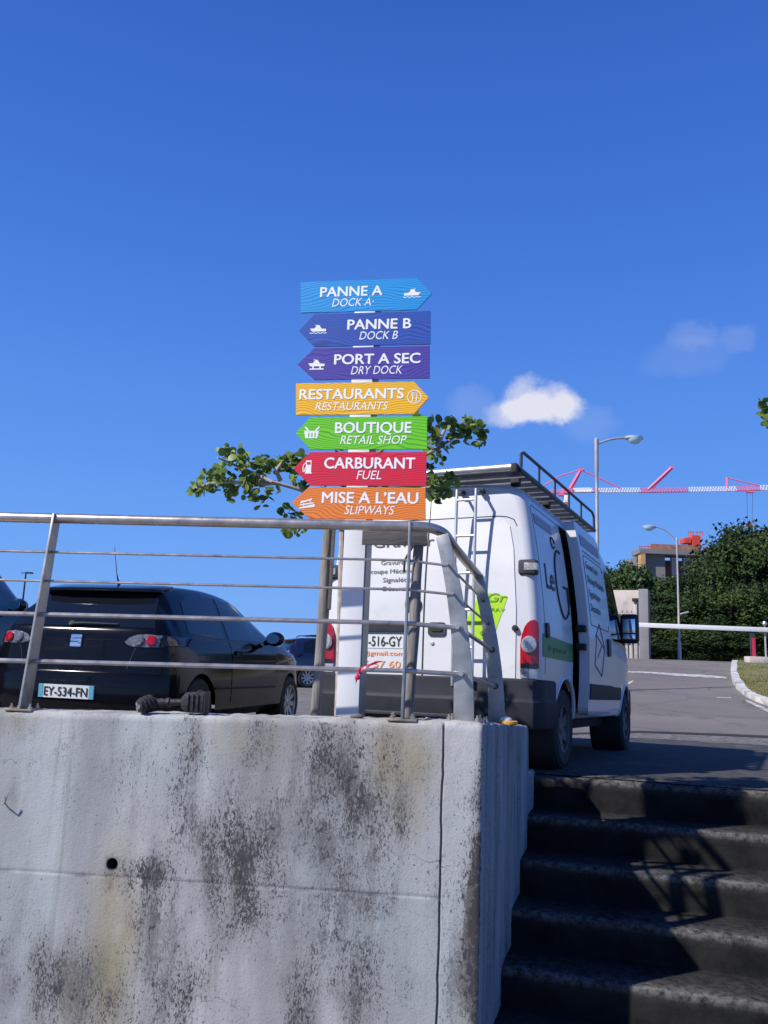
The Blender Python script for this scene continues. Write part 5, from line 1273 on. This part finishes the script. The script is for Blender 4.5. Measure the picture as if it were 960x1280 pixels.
    for z, o in lv: vs += [((x*(1-o*.4))*sx, (y+o)*sy, z*sz) for x, y, _ in P]
    k_ = len(P); b.add(vs, [(i*k_+k, i*k_+k+1, (i+1)*k_+k+1, (i+1)*k_+k) for i in range(len(lv)-1) for k in range(k_-1)]); bo = b.build('rear_bumper', paint, root)
    if detail:
        sm = MB(); seam(sm, RC, [(.50, .66), (.54, .80), (.56, .84)], .004); seam(sm, RC, [(-.50, .66), (-.54, .80), (-.56, .84)], .004); sm.build('hatch_seam', M['seam'], root)
        bvb = bvh_of(bo); BC = caster(bvb, 'rear')
        p = MB(); patch(p, BC, [(-.26, .405), (.26, .405), (.26, .515), (-.26, .515)], .012, 3, 10, .014); pl = p.build('number_plate', M['plate_white'], bo)
        for a, c in ((-.26, -.217), (.217, .26)):
            p = MB(); patch(p, BC, [(a, .405), (c, .405), (c, .515), (a, .515)], .0145, 3, 3, .004); p.build('plate_band', M['plate_blue'], pl)
        t = MB(); decal_text(t, BC, 'EY-534-FN', -.205, .205, .423, .073, .012, off=.016); t.build('plate_lettering', M['ink'], pl, smooth=0)
        # badge: rounded S in chrome bars
        e = MB(); bx, bz, hw, hh = 0, .885, .052, .05
        for (x0, z0, x1, z1) in ((-hw, bz+.022, hw, bz+hh), (-hw, bz-.001, -hw+.03, bz+.0225), (-hw, bz-.004, hw, bz+.016), (hw-.03, bz-.03, hw, bz+.0), (-hw, bz-hh, hw, bz-.012)):
            patch(e, RC, rrect(x0, z0, x1, z1, .006, 3), .016, 6, 6, .014)
        e.build('badge', M['chrome'], root)
        w = MB(); l, nn, dd = RC(-.08, 1.02); l2, n2, dd = RC(.36, 1.025); w.tube([l+nn*.02, l.lerp(l2, .3)+nn*.03, l2+n2*.02], [.016, .010, .006], 8); w.lathe([(0, 0), (.03, 0), (.024, .03), (0, .034)], 14, Matrix.Translation(l+nn*.004) @ nn.to_track_quat('Z', 'Y').to_matrix().to_4x4()); w.build('wiper', M['black'], root)
        a = MB(); l, nn, dd = TC_(.0, .62); a.tube([l, l+Vector((0, -.02, .03)), l+Vector((-.0, -.06, .10)), l+Vector((-.0, -.14, .34))], [.016, .010, .004, .0022], 8); a.build('aerial', M['black'], root)
        ex = MB(); ex.tube([(-.45, -.02, .23), (-.45, .3, .24)], .028, 12); ex.build('exhaust', M['chrome'], root)
    if roofrack:
        r = MB()
        for sg in (1, -1): r.tube([(sg*.5*sx, .7*sy, 1.44*sz), (sg*.5*sx, .8*sy, 1.49*sz), (sg*.5*sx, 1.7*sy, 1.49*sz), (sg*.5*sx, 1.85*sy, 1.41*sz)], .016, 8)
        for y in (.95, 1.55): r.tube([(-.55*sx, y*sy, 1.50*sz), (.55*sx, y*sy, 1.50*sz)], .016, 8)
        r.build('roof_bars', M['black'], root)
    return root
def xf(x, y, z, yaw): return Matrix.Translation((x, y, z)) @ Matrix.Rotation(-yaw, 4, 'Z')
build_car('black_hatchback', 'black hatchback with round red tail lamps and aerial parked behind the railing', M['car_black'], xf(-2.60, 7.217, .045, .2354), M['glass_dark'], (1.045, 1, 1.005))
build_car('parked_suv', 'tall dark car cut off by the left edge beside the black hatchback', M['car_navy'], xf(-5.55, 7.15, .0, .2354), M['glass_teal'], (1.12, 1.06, 1.31), detail=False, boxy=True)
P_ = at_z(352, 858, 0)
build_car('distant_car', 'dark blue car with roof bars parked far behind the black hatchback', M['car_blue'], xf(P_.x-.2, P_.y, 0, radians(66)), M['glass_dark'], (1.06, 1.1, 1.08), detail=False, roofrack=True)

# ================================================================== ROAD, GRASS, KERB
def drape(pts_px, dz, dens=8):
    P = [on_ground(*p) for p in pts_px]; out = []
    for i in range(len(P)-1):
        for k in range(dens): q = P[i].lerp(P[i+1], k/dens); out.append(Vector((q.x, q.y, gz(q.x, q.y)+dz)))
    q = P[-1]; out.append(Vector((q.x, q.y, gz(q.x, q.y)+dz))); return out
def ribbon_between(a, b, h, name, m_, top_only=False):
    n = len(a); vs = []; mb = MB()
    for p, q in zip(a, b):
        vs += [(p.x, p.y, gz(p.x, p.y)-.05), (p.x, p.y, gz(p.x, p.y)+h), (q.x, q.y, gz(q.x, q.y)+h), (q.x, q.y, gz(q.x, q.y)-.05)]
    fs = [(i*4+k, i*4+k+1, i*4+5+k, i*4+4+k) for i in range(n-1) for k in ((1,) if top_only else (0, 1, 2))]
    if not top_only: fs += [(0, 1, 2, 3), (n*4-1, n*4-2, n*4-3, n*4-4)]
    mb.add(vs, fs); return mb.build(name, m_, smooth=30)
def build_road():
    inner = drape([(918, 826), (914.5, 832), (913.5, 842), (915, 851), (920, 860.5), (930, 869.5), (943, 876.5), (962, 883), (1010, 897)], 0)
    outer = drape([(924, 827), (921.8, 833), (921, 842), (923.5, 851.5), (931, 859), (941, 865), (952, 869), (968, 872.5), (1020, 884)], 0)
    # keep a believable kerb width
    o2 = []
    for p, q in zip(inner, outer):
        d = (q-p); d.z = 0; L_ = d.length; o2.append(p+d.normalized()*min(max(L_, .22), .55) if L_ > 1e-4 else q)
    kb = ribbon_between(inner, o2, .12, 'kerb', M['kerb'])
    tag(kb, 'curved white painted kerb edging the grass verge at the right', 'kerb')
    # grass verge: fan from the kerb to the right
    far = [Vector((p.x+26, p.y+3, 0)) for p in o2]; mb = MB(); n = len(o2); K = 16; vs = []
    def vz(p, t): return gz(p.x, p.y)+.11+.10*sstep(0, .2, t)
    for p, q in zip(o2, far):
        for k in range(K+1):
            t = (k/K)**1.6; r = p.lerp(q, t); vs.append((r.x, r.y, vz(r, t)+.03*fbm(r.x, r.y, 2)*min(1, t*8)))
    mb.add(vs, [(i*(K+1)+k, i*(K+1)+k+1, (i+1)*(K+1)+k+1, (i+1)*(K+1)+k) for i in range(n-1) for k in range(K)]); struct(mb.build('verge_ground', M['grass_soil']))
    rng = random.Random(3); g = MB(); tones = []
    for i in range(16000):
        a = rng.random()*(n-1.001); j = int(a); fr = a-j; p = o2[j].lerp(o2[j+1], fr); t = rng.random()**1.5*.32; q = p+Vector((26, 3, 0))*t
        if fbm(q.x*.9, q.y*.9, 6) < -.12 and rng.random() < .7: continue
        z = vz(q, t); h_ = rng.uniform(.04, .11); an = rng.uniform(0, 2*pi); w_ = .008; d = Vector((cos(an), sin(an), 0)); ln = Vector((rng.gauss(0, .03), rng.gauss(0, .03), h_))
        o = len(g.v); b = Vector((q.x, q.y, z-.01)); g.v += [tuple(b-d*w_), tuple(b+d*w_), tuple(b+ln)]; g.f.append((o, o+1, o+2)); tones += [min(1, max(0, rng.gauss(.45, .25)+.5*fbm(q.x*.6, q.y*.6, 1)))]*3
    go = g.build('grass', M['leaf_grass'], smooth=0); set_tone(go, tones); go['kind'] = 'stuff'; go['label'] = 'short patchy dry grass on the verge behind the white kerb'
    # painted road lines, a worn seam where the car park meets the ramp
    def strip(px, dz, name, m_): 
        a = drape([p[:2] for p in px], dz); b = drape([(p[0], p[1]+p[2]) for p in px], dz); o = ribbon_between(a, b, dz, name, m_, True); struct(o); return o
    strip([(782, 839, 1.6), (812, 840, 1.8), (822, 840.5, 2.2), (845, 842, 3), (872, 843.2, 3.2), (890, 844.5, 3.2), (908, 846.5, 2.2)], .006, 'road_marking', M['road_paint'])
    strip([(776, 857, 3), (784, 853.5, 3), (791.5, 850.5, 2)], .006, 'road_marking', M['road_paint'])
    strip([(932, 875, 1.5), (945, 880, 3.5), (960, 886.5, 4), (1000, 901, 4.5)], .008, 'road_marking', M['road_paint'])
    strip([(896, 871.5, 1), (914, 872, 1)], .006, 'road_marking', M['road_paint'])
    # newer, darker tarmac patch between the stairs and the seam
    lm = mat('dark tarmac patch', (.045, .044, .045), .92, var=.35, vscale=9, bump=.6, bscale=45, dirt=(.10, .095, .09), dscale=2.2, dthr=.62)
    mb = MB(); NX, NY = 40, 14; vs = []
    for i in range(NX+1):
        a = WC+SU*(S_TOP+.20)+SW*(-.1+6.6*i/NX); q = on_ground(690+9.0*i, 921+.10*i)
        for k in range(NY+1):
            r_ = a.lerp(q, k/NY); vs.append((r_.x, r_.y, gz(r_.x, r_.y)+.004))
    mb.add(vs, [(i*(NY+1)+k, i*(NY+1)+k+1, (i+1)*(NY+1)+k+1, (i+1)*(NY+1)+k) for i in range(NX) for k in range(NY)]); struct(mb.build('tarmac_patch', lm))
    gm = mat('tar seam', (.022, .021, .021), .9, var=.3, vscale=6)
    strip([(700, 917, 2.2), (760, 915, 2.2), (800, 914, 2.4), (850, 915.5, 2.6), (900, 917.5, 2.6), (962, 920, 3), (1040, 924, 3)], .006, 'road_seam', gm)
    gv = mat('loose gravel', (.13, .12, .115), .95, var=.5, vscale=14, bump=.8, bscale=40)
    strip([(700, 920, 6), (760, 918, 6), (800, 917, 6), (850, 919, 7), (900, 921, 8), (962, 924, 9), (1040, 928, 10)], .009, 'gravel_strip', gv)
build_road()

# ================================================================== BACKGROUND
def base_at(px, py_base_guess, Y):
    p = at_y(px, 800, Y); return Vector((p.x, Y, gz(p.x, Y)))
def lamp_post(label, px, py_top, Y, arm_px, group, lean=0):
    t = at_y(px, py_top, Y); b = Vector((t.x, Y, gz(t.x, Y)))
    root = thing('lamp_post', label, 'street lamp', b, group=group); H = t.z-b.z
    s = Y/FPX
    MB().lathe([(.10, 0), (.10, .03), (.08, .05), (.07, .9), (.06, .95), (.048, 1.0), (.040, H*.8), (.040, H*.86), (.052, H*.865), (.052, H), (.03, H+.03), (0, H+.05)], 14).build('pole', M['lamp_pole'], root)
    dx = (arm_px-px)*s; sg = 1 if dx > 0 else -1
    a = MB(); P = [(0, 0, H-.14)]
    for k in range(1, 9): 
        q = k/8; P.append((dx*.62*q, 0, H-.14+(.20 if sg > 0 else .62)*(1-(1-q)**2)))
    a.tube(P, .028, 10); a.build('arm', M['lamp_pole'], root)
    z = P[-1][2]; hx = dx*.62
    h = MB(); L_ = abs(dx)*.42
    T = Matrix.Translation((hx+sg*L_*.42, 0, z)) @ Matrix.Rotation(pi/2, 4, 'Y') @ Matrix.Diagonal((.62, 1, 1, 1))
    h.lathe([(0, -L_*.5), (L_*.10, -L_*.46), (L_*.20, -L_*.25), (L_*.24, 0), (L_*.22, L_*.22), (L_*.12, L_*.44), (0, L_*.5)], 18, T); hd = h.build('lamp_head', M['lamp_pole'], root)
    g = MB(); g.lathe([(0, -.06), (L_*.16, -.03), (L_*.30, .05), (L_*.34, .13), (0, .135)], 18, Matrix.Translation((hx+sg*L_*.46, 0, z-L_*.20)) @ Matrix.Diagonal((1.3, .8, 1.1, 1))); g.build('lamp_bowl', M['lamp_glass'], hd)
lamp_post('tall grey street lamp rising behind the van, arm to the right', 745.5, 549, 20, 806, 'street lamps')
lamp_post('street lamp in front of the dark trees, arm curving to the left', 846, 673, 37.0, 803, 'street lamps')
def small_lamp():
    Y = 41; t = at_y(848, 768, Y); b = Vector((t.x, Y, gz(t.x, Y))); r = thing('footpath_lamp', 'small hooked lamp almost hidden before the dark trees', 'street lamp', b)
    H = t.z-b.z; MB().tube([(0, 0, 0), (0, 0, H-.1)], .05, 8).build('pole', M['lamp_pole'], r); MB().tube([(0, 0, H-.15), (.05, 0, H), (.5, 0, H+.13)], .05, 8).build('arm', M['lamp_pole'], r)
small_lamp()
def far_pole():
    Y = 60; t = at_y(32.5, 716, Y); r = thing('floodlight_mast', 'thin distant floodlight mast between the two dark parked cars', 'street lamp', (t.x, Y, 0)); H = t.z
    MB().tube([(0, 0, 0), (0, 0, H)], [.10, .06], 8).build('pole', M['rack_dark'], r)
    m = MB(); m.box((.22, 0, H), (.5, .2, .12)); m.box((.10, 0, H-.02), (.9, .06, .06)); m.build('lamp_head', M['rack_dark'], r)
far_pole()
def barrier():
    Y = 31.5; p = at_y(951, 787, Y); b = Vector((p.x, Y, gz(p.x, Y)+.1)); r = thing('barrier_gate', 'white boom barrier closed across the road in front of the trees', 'barrier', b)
    zt = p.z-b.z; q = at_y(780, 788.5, Y); L_ = b.x-q.x
    m = MB(); m.box((-L_/2+.25, 0, zt), (L_+.5, .05, .17)); m.build('boom', M['boom'], r, bevel=.02)
    m = MB(); m.box((-.30, .06, zt/2), (.18, .10, zt)); po = m.build('post', M['plastic'], r, bevel=.01)
    m = MB(); m.box((-.29, -.0, zt*.42), (.12, .02, zt*.62)); m.build('red_band', M['boom_red'], po)
    m = MB(); m.tube([(.20, .1, 0), (.20, .1, zt+.12)], .035, 10); m.build('rest_post', M['lamp_pole'], r)
    m = MB(); m.lathe([(0, -.1), (.07, -.07), (.1, 0), (.07, .07), (0, .1)], 14, Matrix.Translation((.20, .1, zt+.24))); m.build('round_head', M['alu'], r)
    m = MB(); m.box((-.05, .05, .06), (1.0, .5, .25)); m.build('footing', M['beige'], r, bevel=.02)
barrier()
def gate():
    Y = 36; p = at_y(811, 737, Y); b = Vector((p.x, Y, gz(p.x, Y)-.3)); r = thing('entrance_gate', 'beige gate wall with barred panels and grey pillar left of the trees', 'gate', b, (0, 0, radians(-24))); H = p.z-b.z
    s = Y/FPX; wd = 11.5*s
    m = MB(); m.box((-wd/2, 0, H/2), (wd, .7, H)); m.build('pillar', M['pillar'], r, bevel=.02)
    m = MB(); m.box((-wd-2.6, .1, H-.52), (5.2, .4, .98)); m.build('beam', M['beige'], r, bevel=.015)
    m = MB(); m.box((-wd-2.6, .45, H*.40), (5.2, .06, H*.76)); m.build('backing_wall', M['beige'], r)
    m = MB()
    for k in range(26): m.box((-wd-.15-.2*k, -.12, (H-1.0)/2+.1), (.04, .04, H-1.0))
    for z in (.35, 1.6, H-1.05): m.box((-wd-2.6, -.12, z), (5.2, .05, .06))
    m.build('barred_panel', M['lamp_pole'], r)
    m = MB(); m.box((-wd-.14, -.25, H*.40), (.14, .16, H*.80)); m.build('sliding_post', M['lamp_pole'], r, bevel=.01)
    m = MB(); m.box((-wd-.14, -.25, H*.86), (.26, .22, .14)); m.build('gate_guide', M['black'], r, bevel=.02)
gate()
def far_building():
    p = at_y(365, 811, 75); r = thing('low_white_building', 'low white building beyond the far dark blue car', 'building', (p.x, 75, 0)); H = p.z
    MB().box((0, 3, H/2), (14, 6, H)).build('wall', M['whitewash'], r); MB().box((0, 3, H+.06), (14.6, 6.6, .12)).build('roof', M['conc_far'], r)
far_building()
def construction():
    Y = 120; s = Y/FPX
    def L_(px, py): q = at_y(px, py, Y); return q
    a = L_(800, 690); c = L_(882, 690); b = Vector(((a.x+c.x)/2, Y, 0)); r = thing('unfinished_building', 'unfinished concrete building with brown formwork boards and red towers above the trees', 'building', b)
    W_ = c.x-a.x; z1 = a.z
    def bx(x0, y0, x1, y1, dep, n, m_, dy=0):
        p = L_(x0, y1)-b; q = L_(x1, y0)-b; MB().box(((p.x+q.x)/2, dep/2+dy, (p.z+q.z)/2), (q.x-p.x, dep, q.z-p.z)).build(n, m_, r)
    bx(797, 690, 884, 692.3, 4, 'floor_slab', M['conc_dark'], -1)
    bx(806, 692.3, 831, 760, 10, 'core_wall', M['conc_dark'])
    bx(831, 699, 884, 760, 9, 'upper_storey', M['form_brown'], 3)
    bx(814, 682, 874, 690, .5, 'formwork_panel', M['form_brown'])
    bx(799, 693, 804, 712, 1.5, 'scaffold', M['scaff'], -1)
    for x in (845, 860, 874): 
        p = L_(x, 720)-b; MB().box((p.x, 1, z1/2-.5), (.7, .7, z1)).build('column', M['conc_far'], r)
    for (x0, y0, x1, y1) in ((869, 668, 879, 690), (859, 671, 867, 677)): bx(x0, y0, x1, y1, 2, 'formwork_tower', M['form_red'], 1)
    m = MB()
    for x in (799, 802, 806, 810, 883): 
        p = L_(x, 690)-b; q = L_(x, 682)-b; m.tube([p, q], .06, 6)
    for y in (683, 686): m.tube([L_(799, y)-b, L_(814, y)-b], .05, 6)
    for x in (860, 863, 866, 871, 875, 878): m.tube([L_(x, 670)-b, L_(x, 664)-b], .06, 6)
    for (x0, x1, y) in ((859, 867, 665), (869, 879, 665)): m.tube([L_(x0, y)-b, L_(x1, y)-b], .06, 6)
    m.build('guard_rails', M['form_red'], r)
    b2 = L_(907, 680); r2 = thing('formwork_shaft', 'small red formwork shaft peeping over the trees under the crane hook', 'formwork', (b2.x, Y, 0))
    MB().box((0, 0, b2.z/2), (1.2, 1.2, b2.z)).build('shaft', M['conc_far'], r2); MB().box((0, 0, b2.z+.4), (.9, .9, .8)).build('top_form', M['form_red'], r2)
construction()
def crane():
    Y = 190.; s = Y/FPX
    def W(px, py): return at_y(px, py, Y)
    mtop = W(705, 618); b = Vector((mtop.x, Y, gz(mtop.x, Y))); r = thing('tower_crane', 'pinkish red and white tower crane with its long jib across the sky', 'crane', b)
    def V(px, py): return W(px, py)-b
    def truss(n, m_, x0, y0, x1, y1, h, wd, bays, rr=.07):
        mb = MB(); A, B = V(x0, y0), V(x1, y1); d = (B-A); u = d.normalized(); up = Vector((0, 0, 1)); side = Vector((0, 1, 0))
        if abs(u.z) > .7: up = Vector((1, 0, 0))
        c = [lambda t, q=q: A+d*t+q for q in (side*(wd/2), -side*(wd/2), up*h)]
        for f in c: mb.tube([f(0), f(1)], rr, 6)
        for k in range(bays):
            for (i, j) in ((0, 2), (1, 2), (0, 1)):
                mb.tube([c[i](k/bays), c[j]((k+.5)/bays)], rr*.62, 5); mb.tube([c[j]((k+.5)/bays), c[i]((k+1)/bays)], rr*.62, 5)
        return mb.build(n, m_, r)
    h = 5.4*s
    truss('jib_section', M['crane_white'], 716, 615.5, 741, 615, h, 1.2, 7); 
    m = MB(); m.box((V(728, 613)), (24*s, .9, 4.4*s)); m.build('jib_panel', M['crane_white'], r)
    truss('jib_section', M['crane_red'], 738, 615, 748, 615, h, 1.2, 3)
    truss('jib_section', M['crane_white'], 747, 615.5, 800, 615, h, 1.2, 16)
    truss('jib_section', M['crane_red'], 800, 615.5, 861, 614.5, h, 1.2, 18)
    truss('jib_section', M['crane_white'], 860, 614.5, 920, 613.5, h, 1.2, 18)
    truss('jib_section', M['crane_red'], 920, 613.5, 950, 612.5, h, 1.2, 9)
    truss('jib_section', M['crane_white'], 949, 612.5, 1040, 610.5, h*1.1, 1.2, 24)
    truss('jib_section', M['crane_red'], 660, 617, 717, 616, h*.8, 1.2, 14)
    m = MB(); m.box(V(709, 614), (12*s, 1.6, 7*s)); m.box(V(702, 618), (8*s, 1.4, 4*s)); m.build('slewing_unit', M['crane_red'], r)
    m = MB(); m.box(V(708, 624), (7*s, 1.6, 9*s)); m.build('cab', M['crane_white'], r, bevel=.1)
    m = MB(); B0 = V(706, 628)
    for dx in (-.8, .8):
        for dy in (-.8, .8): m.tube([Vector((dx, dy, 0)), Vector((dx, dy, B0.z))], .12, 6)
    nb = 26
    for k in range(nb):
        z0, z1 = B0.z*k/nb, B0.z*(k+1)/nb
        for sg in (-.8, .8): m.tube([(-.8, sg, z0), (.8, sg, z1)], .07, 5); m.tube([(sg, -.8, z1), (sg, .8, z0)], .07, 5)
    m.build('mast', M['crane_red'], r)
    m = MB(); ap = V(726, 587); m.tube([V(711, 613), ap], .34, 6); m.tube([V(716, 610), ap+Vector((.2, 0, 0))], .2, 6)
    m.tube([ap, V(779, 612)], .17, 6); m.tube([ap, V(700, 595), V(668, 614)], .14, 6); m.box(ap, (1.0, .6, .6)); m.build('apex_tie', M['crane_red'], r)
    m = MB(); m.tube([V(810, 612), V(839, 585)], .36, 6); m.tube([V(815, 611), V(840, 586)], .2, 6); m.box(V(839.5, 584.5), (.9, .5, .6)); m.build('raised_strut', M['crane_red'], r)
    m = MB(); m.tube([V(909, 612), V(909, 597)], .24, 6); m.tube([V(909, 597.5), V(949, 607)], .14, 6); m.build('tie_post', M['crane_red'], r)
    tr = MB(); tr.box(V(937.5, 614), (8*s, 1.2, 4*s)); to = tr.build('trolley', M['crane_red'], r)
    c = MB(); c.tube([V(933.5, 615), V(934.5, 655)], .05, 5); c.tube([V(941, 615), V(940, 655)], .05, 5); c.build('hook_cable', M['rope'], to)
    hk = MB(); hk.box(V(936.5, 656), (7*s, .8, 4*s)); hk.build('hook_block', M['form_red'], to)
crane()

# trees on the slope beyond the road
def tree_mesh(seed, H, R, n, leaf, nclump, m_key):
    rng = random.Random(seed); mb = MB(); tones = []
    cl = []
    for i in range(nclump):
        an = rng.uniform(0, 2*pi); z = rng.uniform(.16, 1); rr = R*sqrt(max(.05, 1-((z-.5)/.62)**2))*rng.uniform(.35, 1); cl.append((Vector((rr*cos(an), rr*sin(an), z*H)), rng.uniform(.16, .30)*R*1.25, rng.gauss(0, .2)))
    cl.append((Vector((0, 0, H*.95)), R*.3, 0))
    for i in range(n):
        c, r, tn = rng.choice(cl)
        d = Vector((rng.gauss(0, 1), rng.gauss(0, 1), rng.gauss(0, .8)))
        d = d.normalized()*r*rng.uniform(.55, 1.08)
        p = c+d
        if p.z < .05: continue
        s = leaf*rng.uniform(.6, 1.3); nrm = (d.normalized()*.6+Vector((rng.gauss(0, .6), rng.gauss(0, .6), rng.gauss(.35, .5)))).normalized()
        t = Matrix.Rotation(rng.uniform(0, 2*pi), 3, nrm) @ nrm.orthogonal().normalized(); b = nrm.cross(t)
        o = len(mb.v); mb.v += [tuple(p-t*s), tuple(p+b*s*.55+nrm*s*.1), tuple(p+t*s), tuple(p-b*s*.55+nrm*s*.1)]; mb.f.append((o, o+1, o+2, o+3))
        tones += [min(1, max(0, rng.gauss(.40, .2)+tn))]*4
    tk = MB(); lim = []
    tk.tube([(0, 0, -.4), (.05, .03, H*.2), (-.08, .05, H*.45), (.05, 0, H*.75)], [R*.09, R*.075, R*.055, R*.02], 9)
    for i in range(5):
        c = cl[i*3 % len(cl)][0]; tk.tube([(0, .03, H*(.2+.08*i)), tuple(c*.5+Vector((0, 0, H*.2))), tuple(c)], [R*.04, R*.028, R*.01], 6)
    return mb, tones, tk
def make_tree(seed, H, R, n, leaf, ncl, key, name, label, loc, group):
    root = thing(name, label, 'tree', loc, group=group)
    mb, tones, tk = tree_mesh(seed, H, R, n, leaf, ncl, key); c = mb.build('crown', M[key], root, smooth=0); set_tone(c, tones); tk.build('trunk', M['bark'], root); return root
# (px, py_top, Y, variant, scale)
spots = [(832, 728, 46, 0), (860, 708, 50, 1), (893, 690, 53, 0), (915, 672, 50, 2), (926, 653, 56, 1), (946, 664, 52, 0), (968, 678, 50, 1), (1000, 655, 52, 2), (1040, 650, 54, 0),
         (826, 757, 43, 2), (852, 744, 43.5, 0), (880, 735, 44, 1), (908, 728, 43, 2), (936, 722, 44, 0), (964, 720, 43, 1), (1000, 712, 44, 0),
         (868, 772, 41.5, 2), (842, 788, 41, 1), (900, 778, 41, 0), (930, 774, 41.5, 1), (958, 770, 41, 2), (990, 770, 41, 0)]
labels = ['dark tree left of the mass, beside the second street lamp', 'dark tree just right of the brown formwork boards', 'dark bushy tree in the middle of the skyline', 'dark tree below the crane hook, second highest', 'highest dark tree, feathery top directly under the crane hook', 'dense dark tree right of the highest one', 'dark tree on the right edge of the skyline', 'tall dark tree mostly outside the right edge', 'dark tree wholly near the right frame edge',
          'low tree beside the grey gate pillar', 'mid height tree right behind the second street lamp', 'mid height tree right of the second street lamp', 'mid height tree over the middle of the boom', 'mid height tree over the right half of the boom', 'mid height tree above the boom post', 'mid height tree beyond the right frame edge',
          'low bush behind the middle of the boom', 'low bush behind the foot of the second street lamp', 'low bush behind the right half of the boom', 'low bush left of the boom post', 'low bush behind the boom post', 'low bush right of the boom post by the frame edge']
protos = []
for i, (px, py, Y, v) in enumerate(spots):
    t = at_y(px, py+16, Y); zb = gz(t.x, Y); H = t.z-zb
    if v >= len(protos) or protos[v] is None:
        while len(protos) <= v: protos.append(None)
        r = make_tree(20+v, 6.0, 2.5, 9500, .115, (44, 56, 50)[v], ('leaf_far', 'leaf_far', 'leaf_olive')[v], 'broadleaf_tree', labels[i], (t.x, Y, zb), 'trees beyond the boom barrier'); protos[v] = r
    else:
        r = copy_tree(protos[v]); r['label'] = labels[i]; r.location = (t.x, Y, zb)
    k = H/6.1; r.scale = (max(k*.95, .8), max(k*.95, .8), k); r.rotation_euler = (0, 0, i*1.3)
lt = [(775, 712, 60, 'pale green tree left of the unfinished building, above the gate'), (795, 716, 57, 'pale green tree at the foot of the unfinished building'), (758, 722, 62, 'pale green tree just right of the van roof'), (815, 730, 58, 'pale green tree between gate pillar and dark trees')]
pr = None
for i, (px, py, Y, lb) in enumerate(lt):
    t = at_y(px, py, Y); zb = gz(t.x, Y); H = t.z-zb
    if pr is None: r = pr = make_tree(77, 6.0, 2.3, 4500, .17, 30, 'leaf_mid', 'light_tree', lb, (t.x, Y, zb), 'lighter trees above the gate')
    else: r = copy_tree(pr); r['label'] = lb; r.location = (t.x, Y, zb)
    r.scale = (H/6.1*.8, H/6.1*.8, H/6.1); r.rotation_euler = (0, 0, i*2.1+.4)
# near tree reaching in at the right edge
def edge_tree():
    rng = random.Random(9); Y = 7.5; b = Vector((5.1, 8.0, gz(5.1, 8.0))); r = thing('roadside_tree', 'tree outside the right edge, a few leaves reaching into the sky', 'tree', b)
    def w(px, py, dy=0): return at_y(px, py, Y+dy)-b
    MB().tube([(0, 0, 0), (.05, 0, 1.2), (-.02, .02, 2.4), w(1130, 470)], [.09, .08, .06, .04], 10).build('trunk', M['bark'], r)
    MB().tube([w(1130, 470), w(1060, 480), w(1000, 495), w(966, 510)], [.03, .022, .012, .006], 8).build('branch', M['bark_pale'], r)
    mb = MB(); tones = []
    for (x, y, rad, n) in ((957, 503, 8, 7), (955, 516, 8, 8), (962, 525, 9, 9), (975, 505, 16, 24), (985, 525, 16, 20), (1010, 500, 26, 46), (1050, 485, 34, 70), (1100, 460, 50, 120), (1150, 430, 70, 160), (1200, 460, 70, 150)):
        leaf_cloud(mb, tones, w(x, y, rng.uniform(-.1, .1)), rad*.0072, int(n*1.6), .042, rng)
    o = mb.build('foliage', M['leaf_near'], r, smooth=60); set_tone(o, tones)
edge_tree()
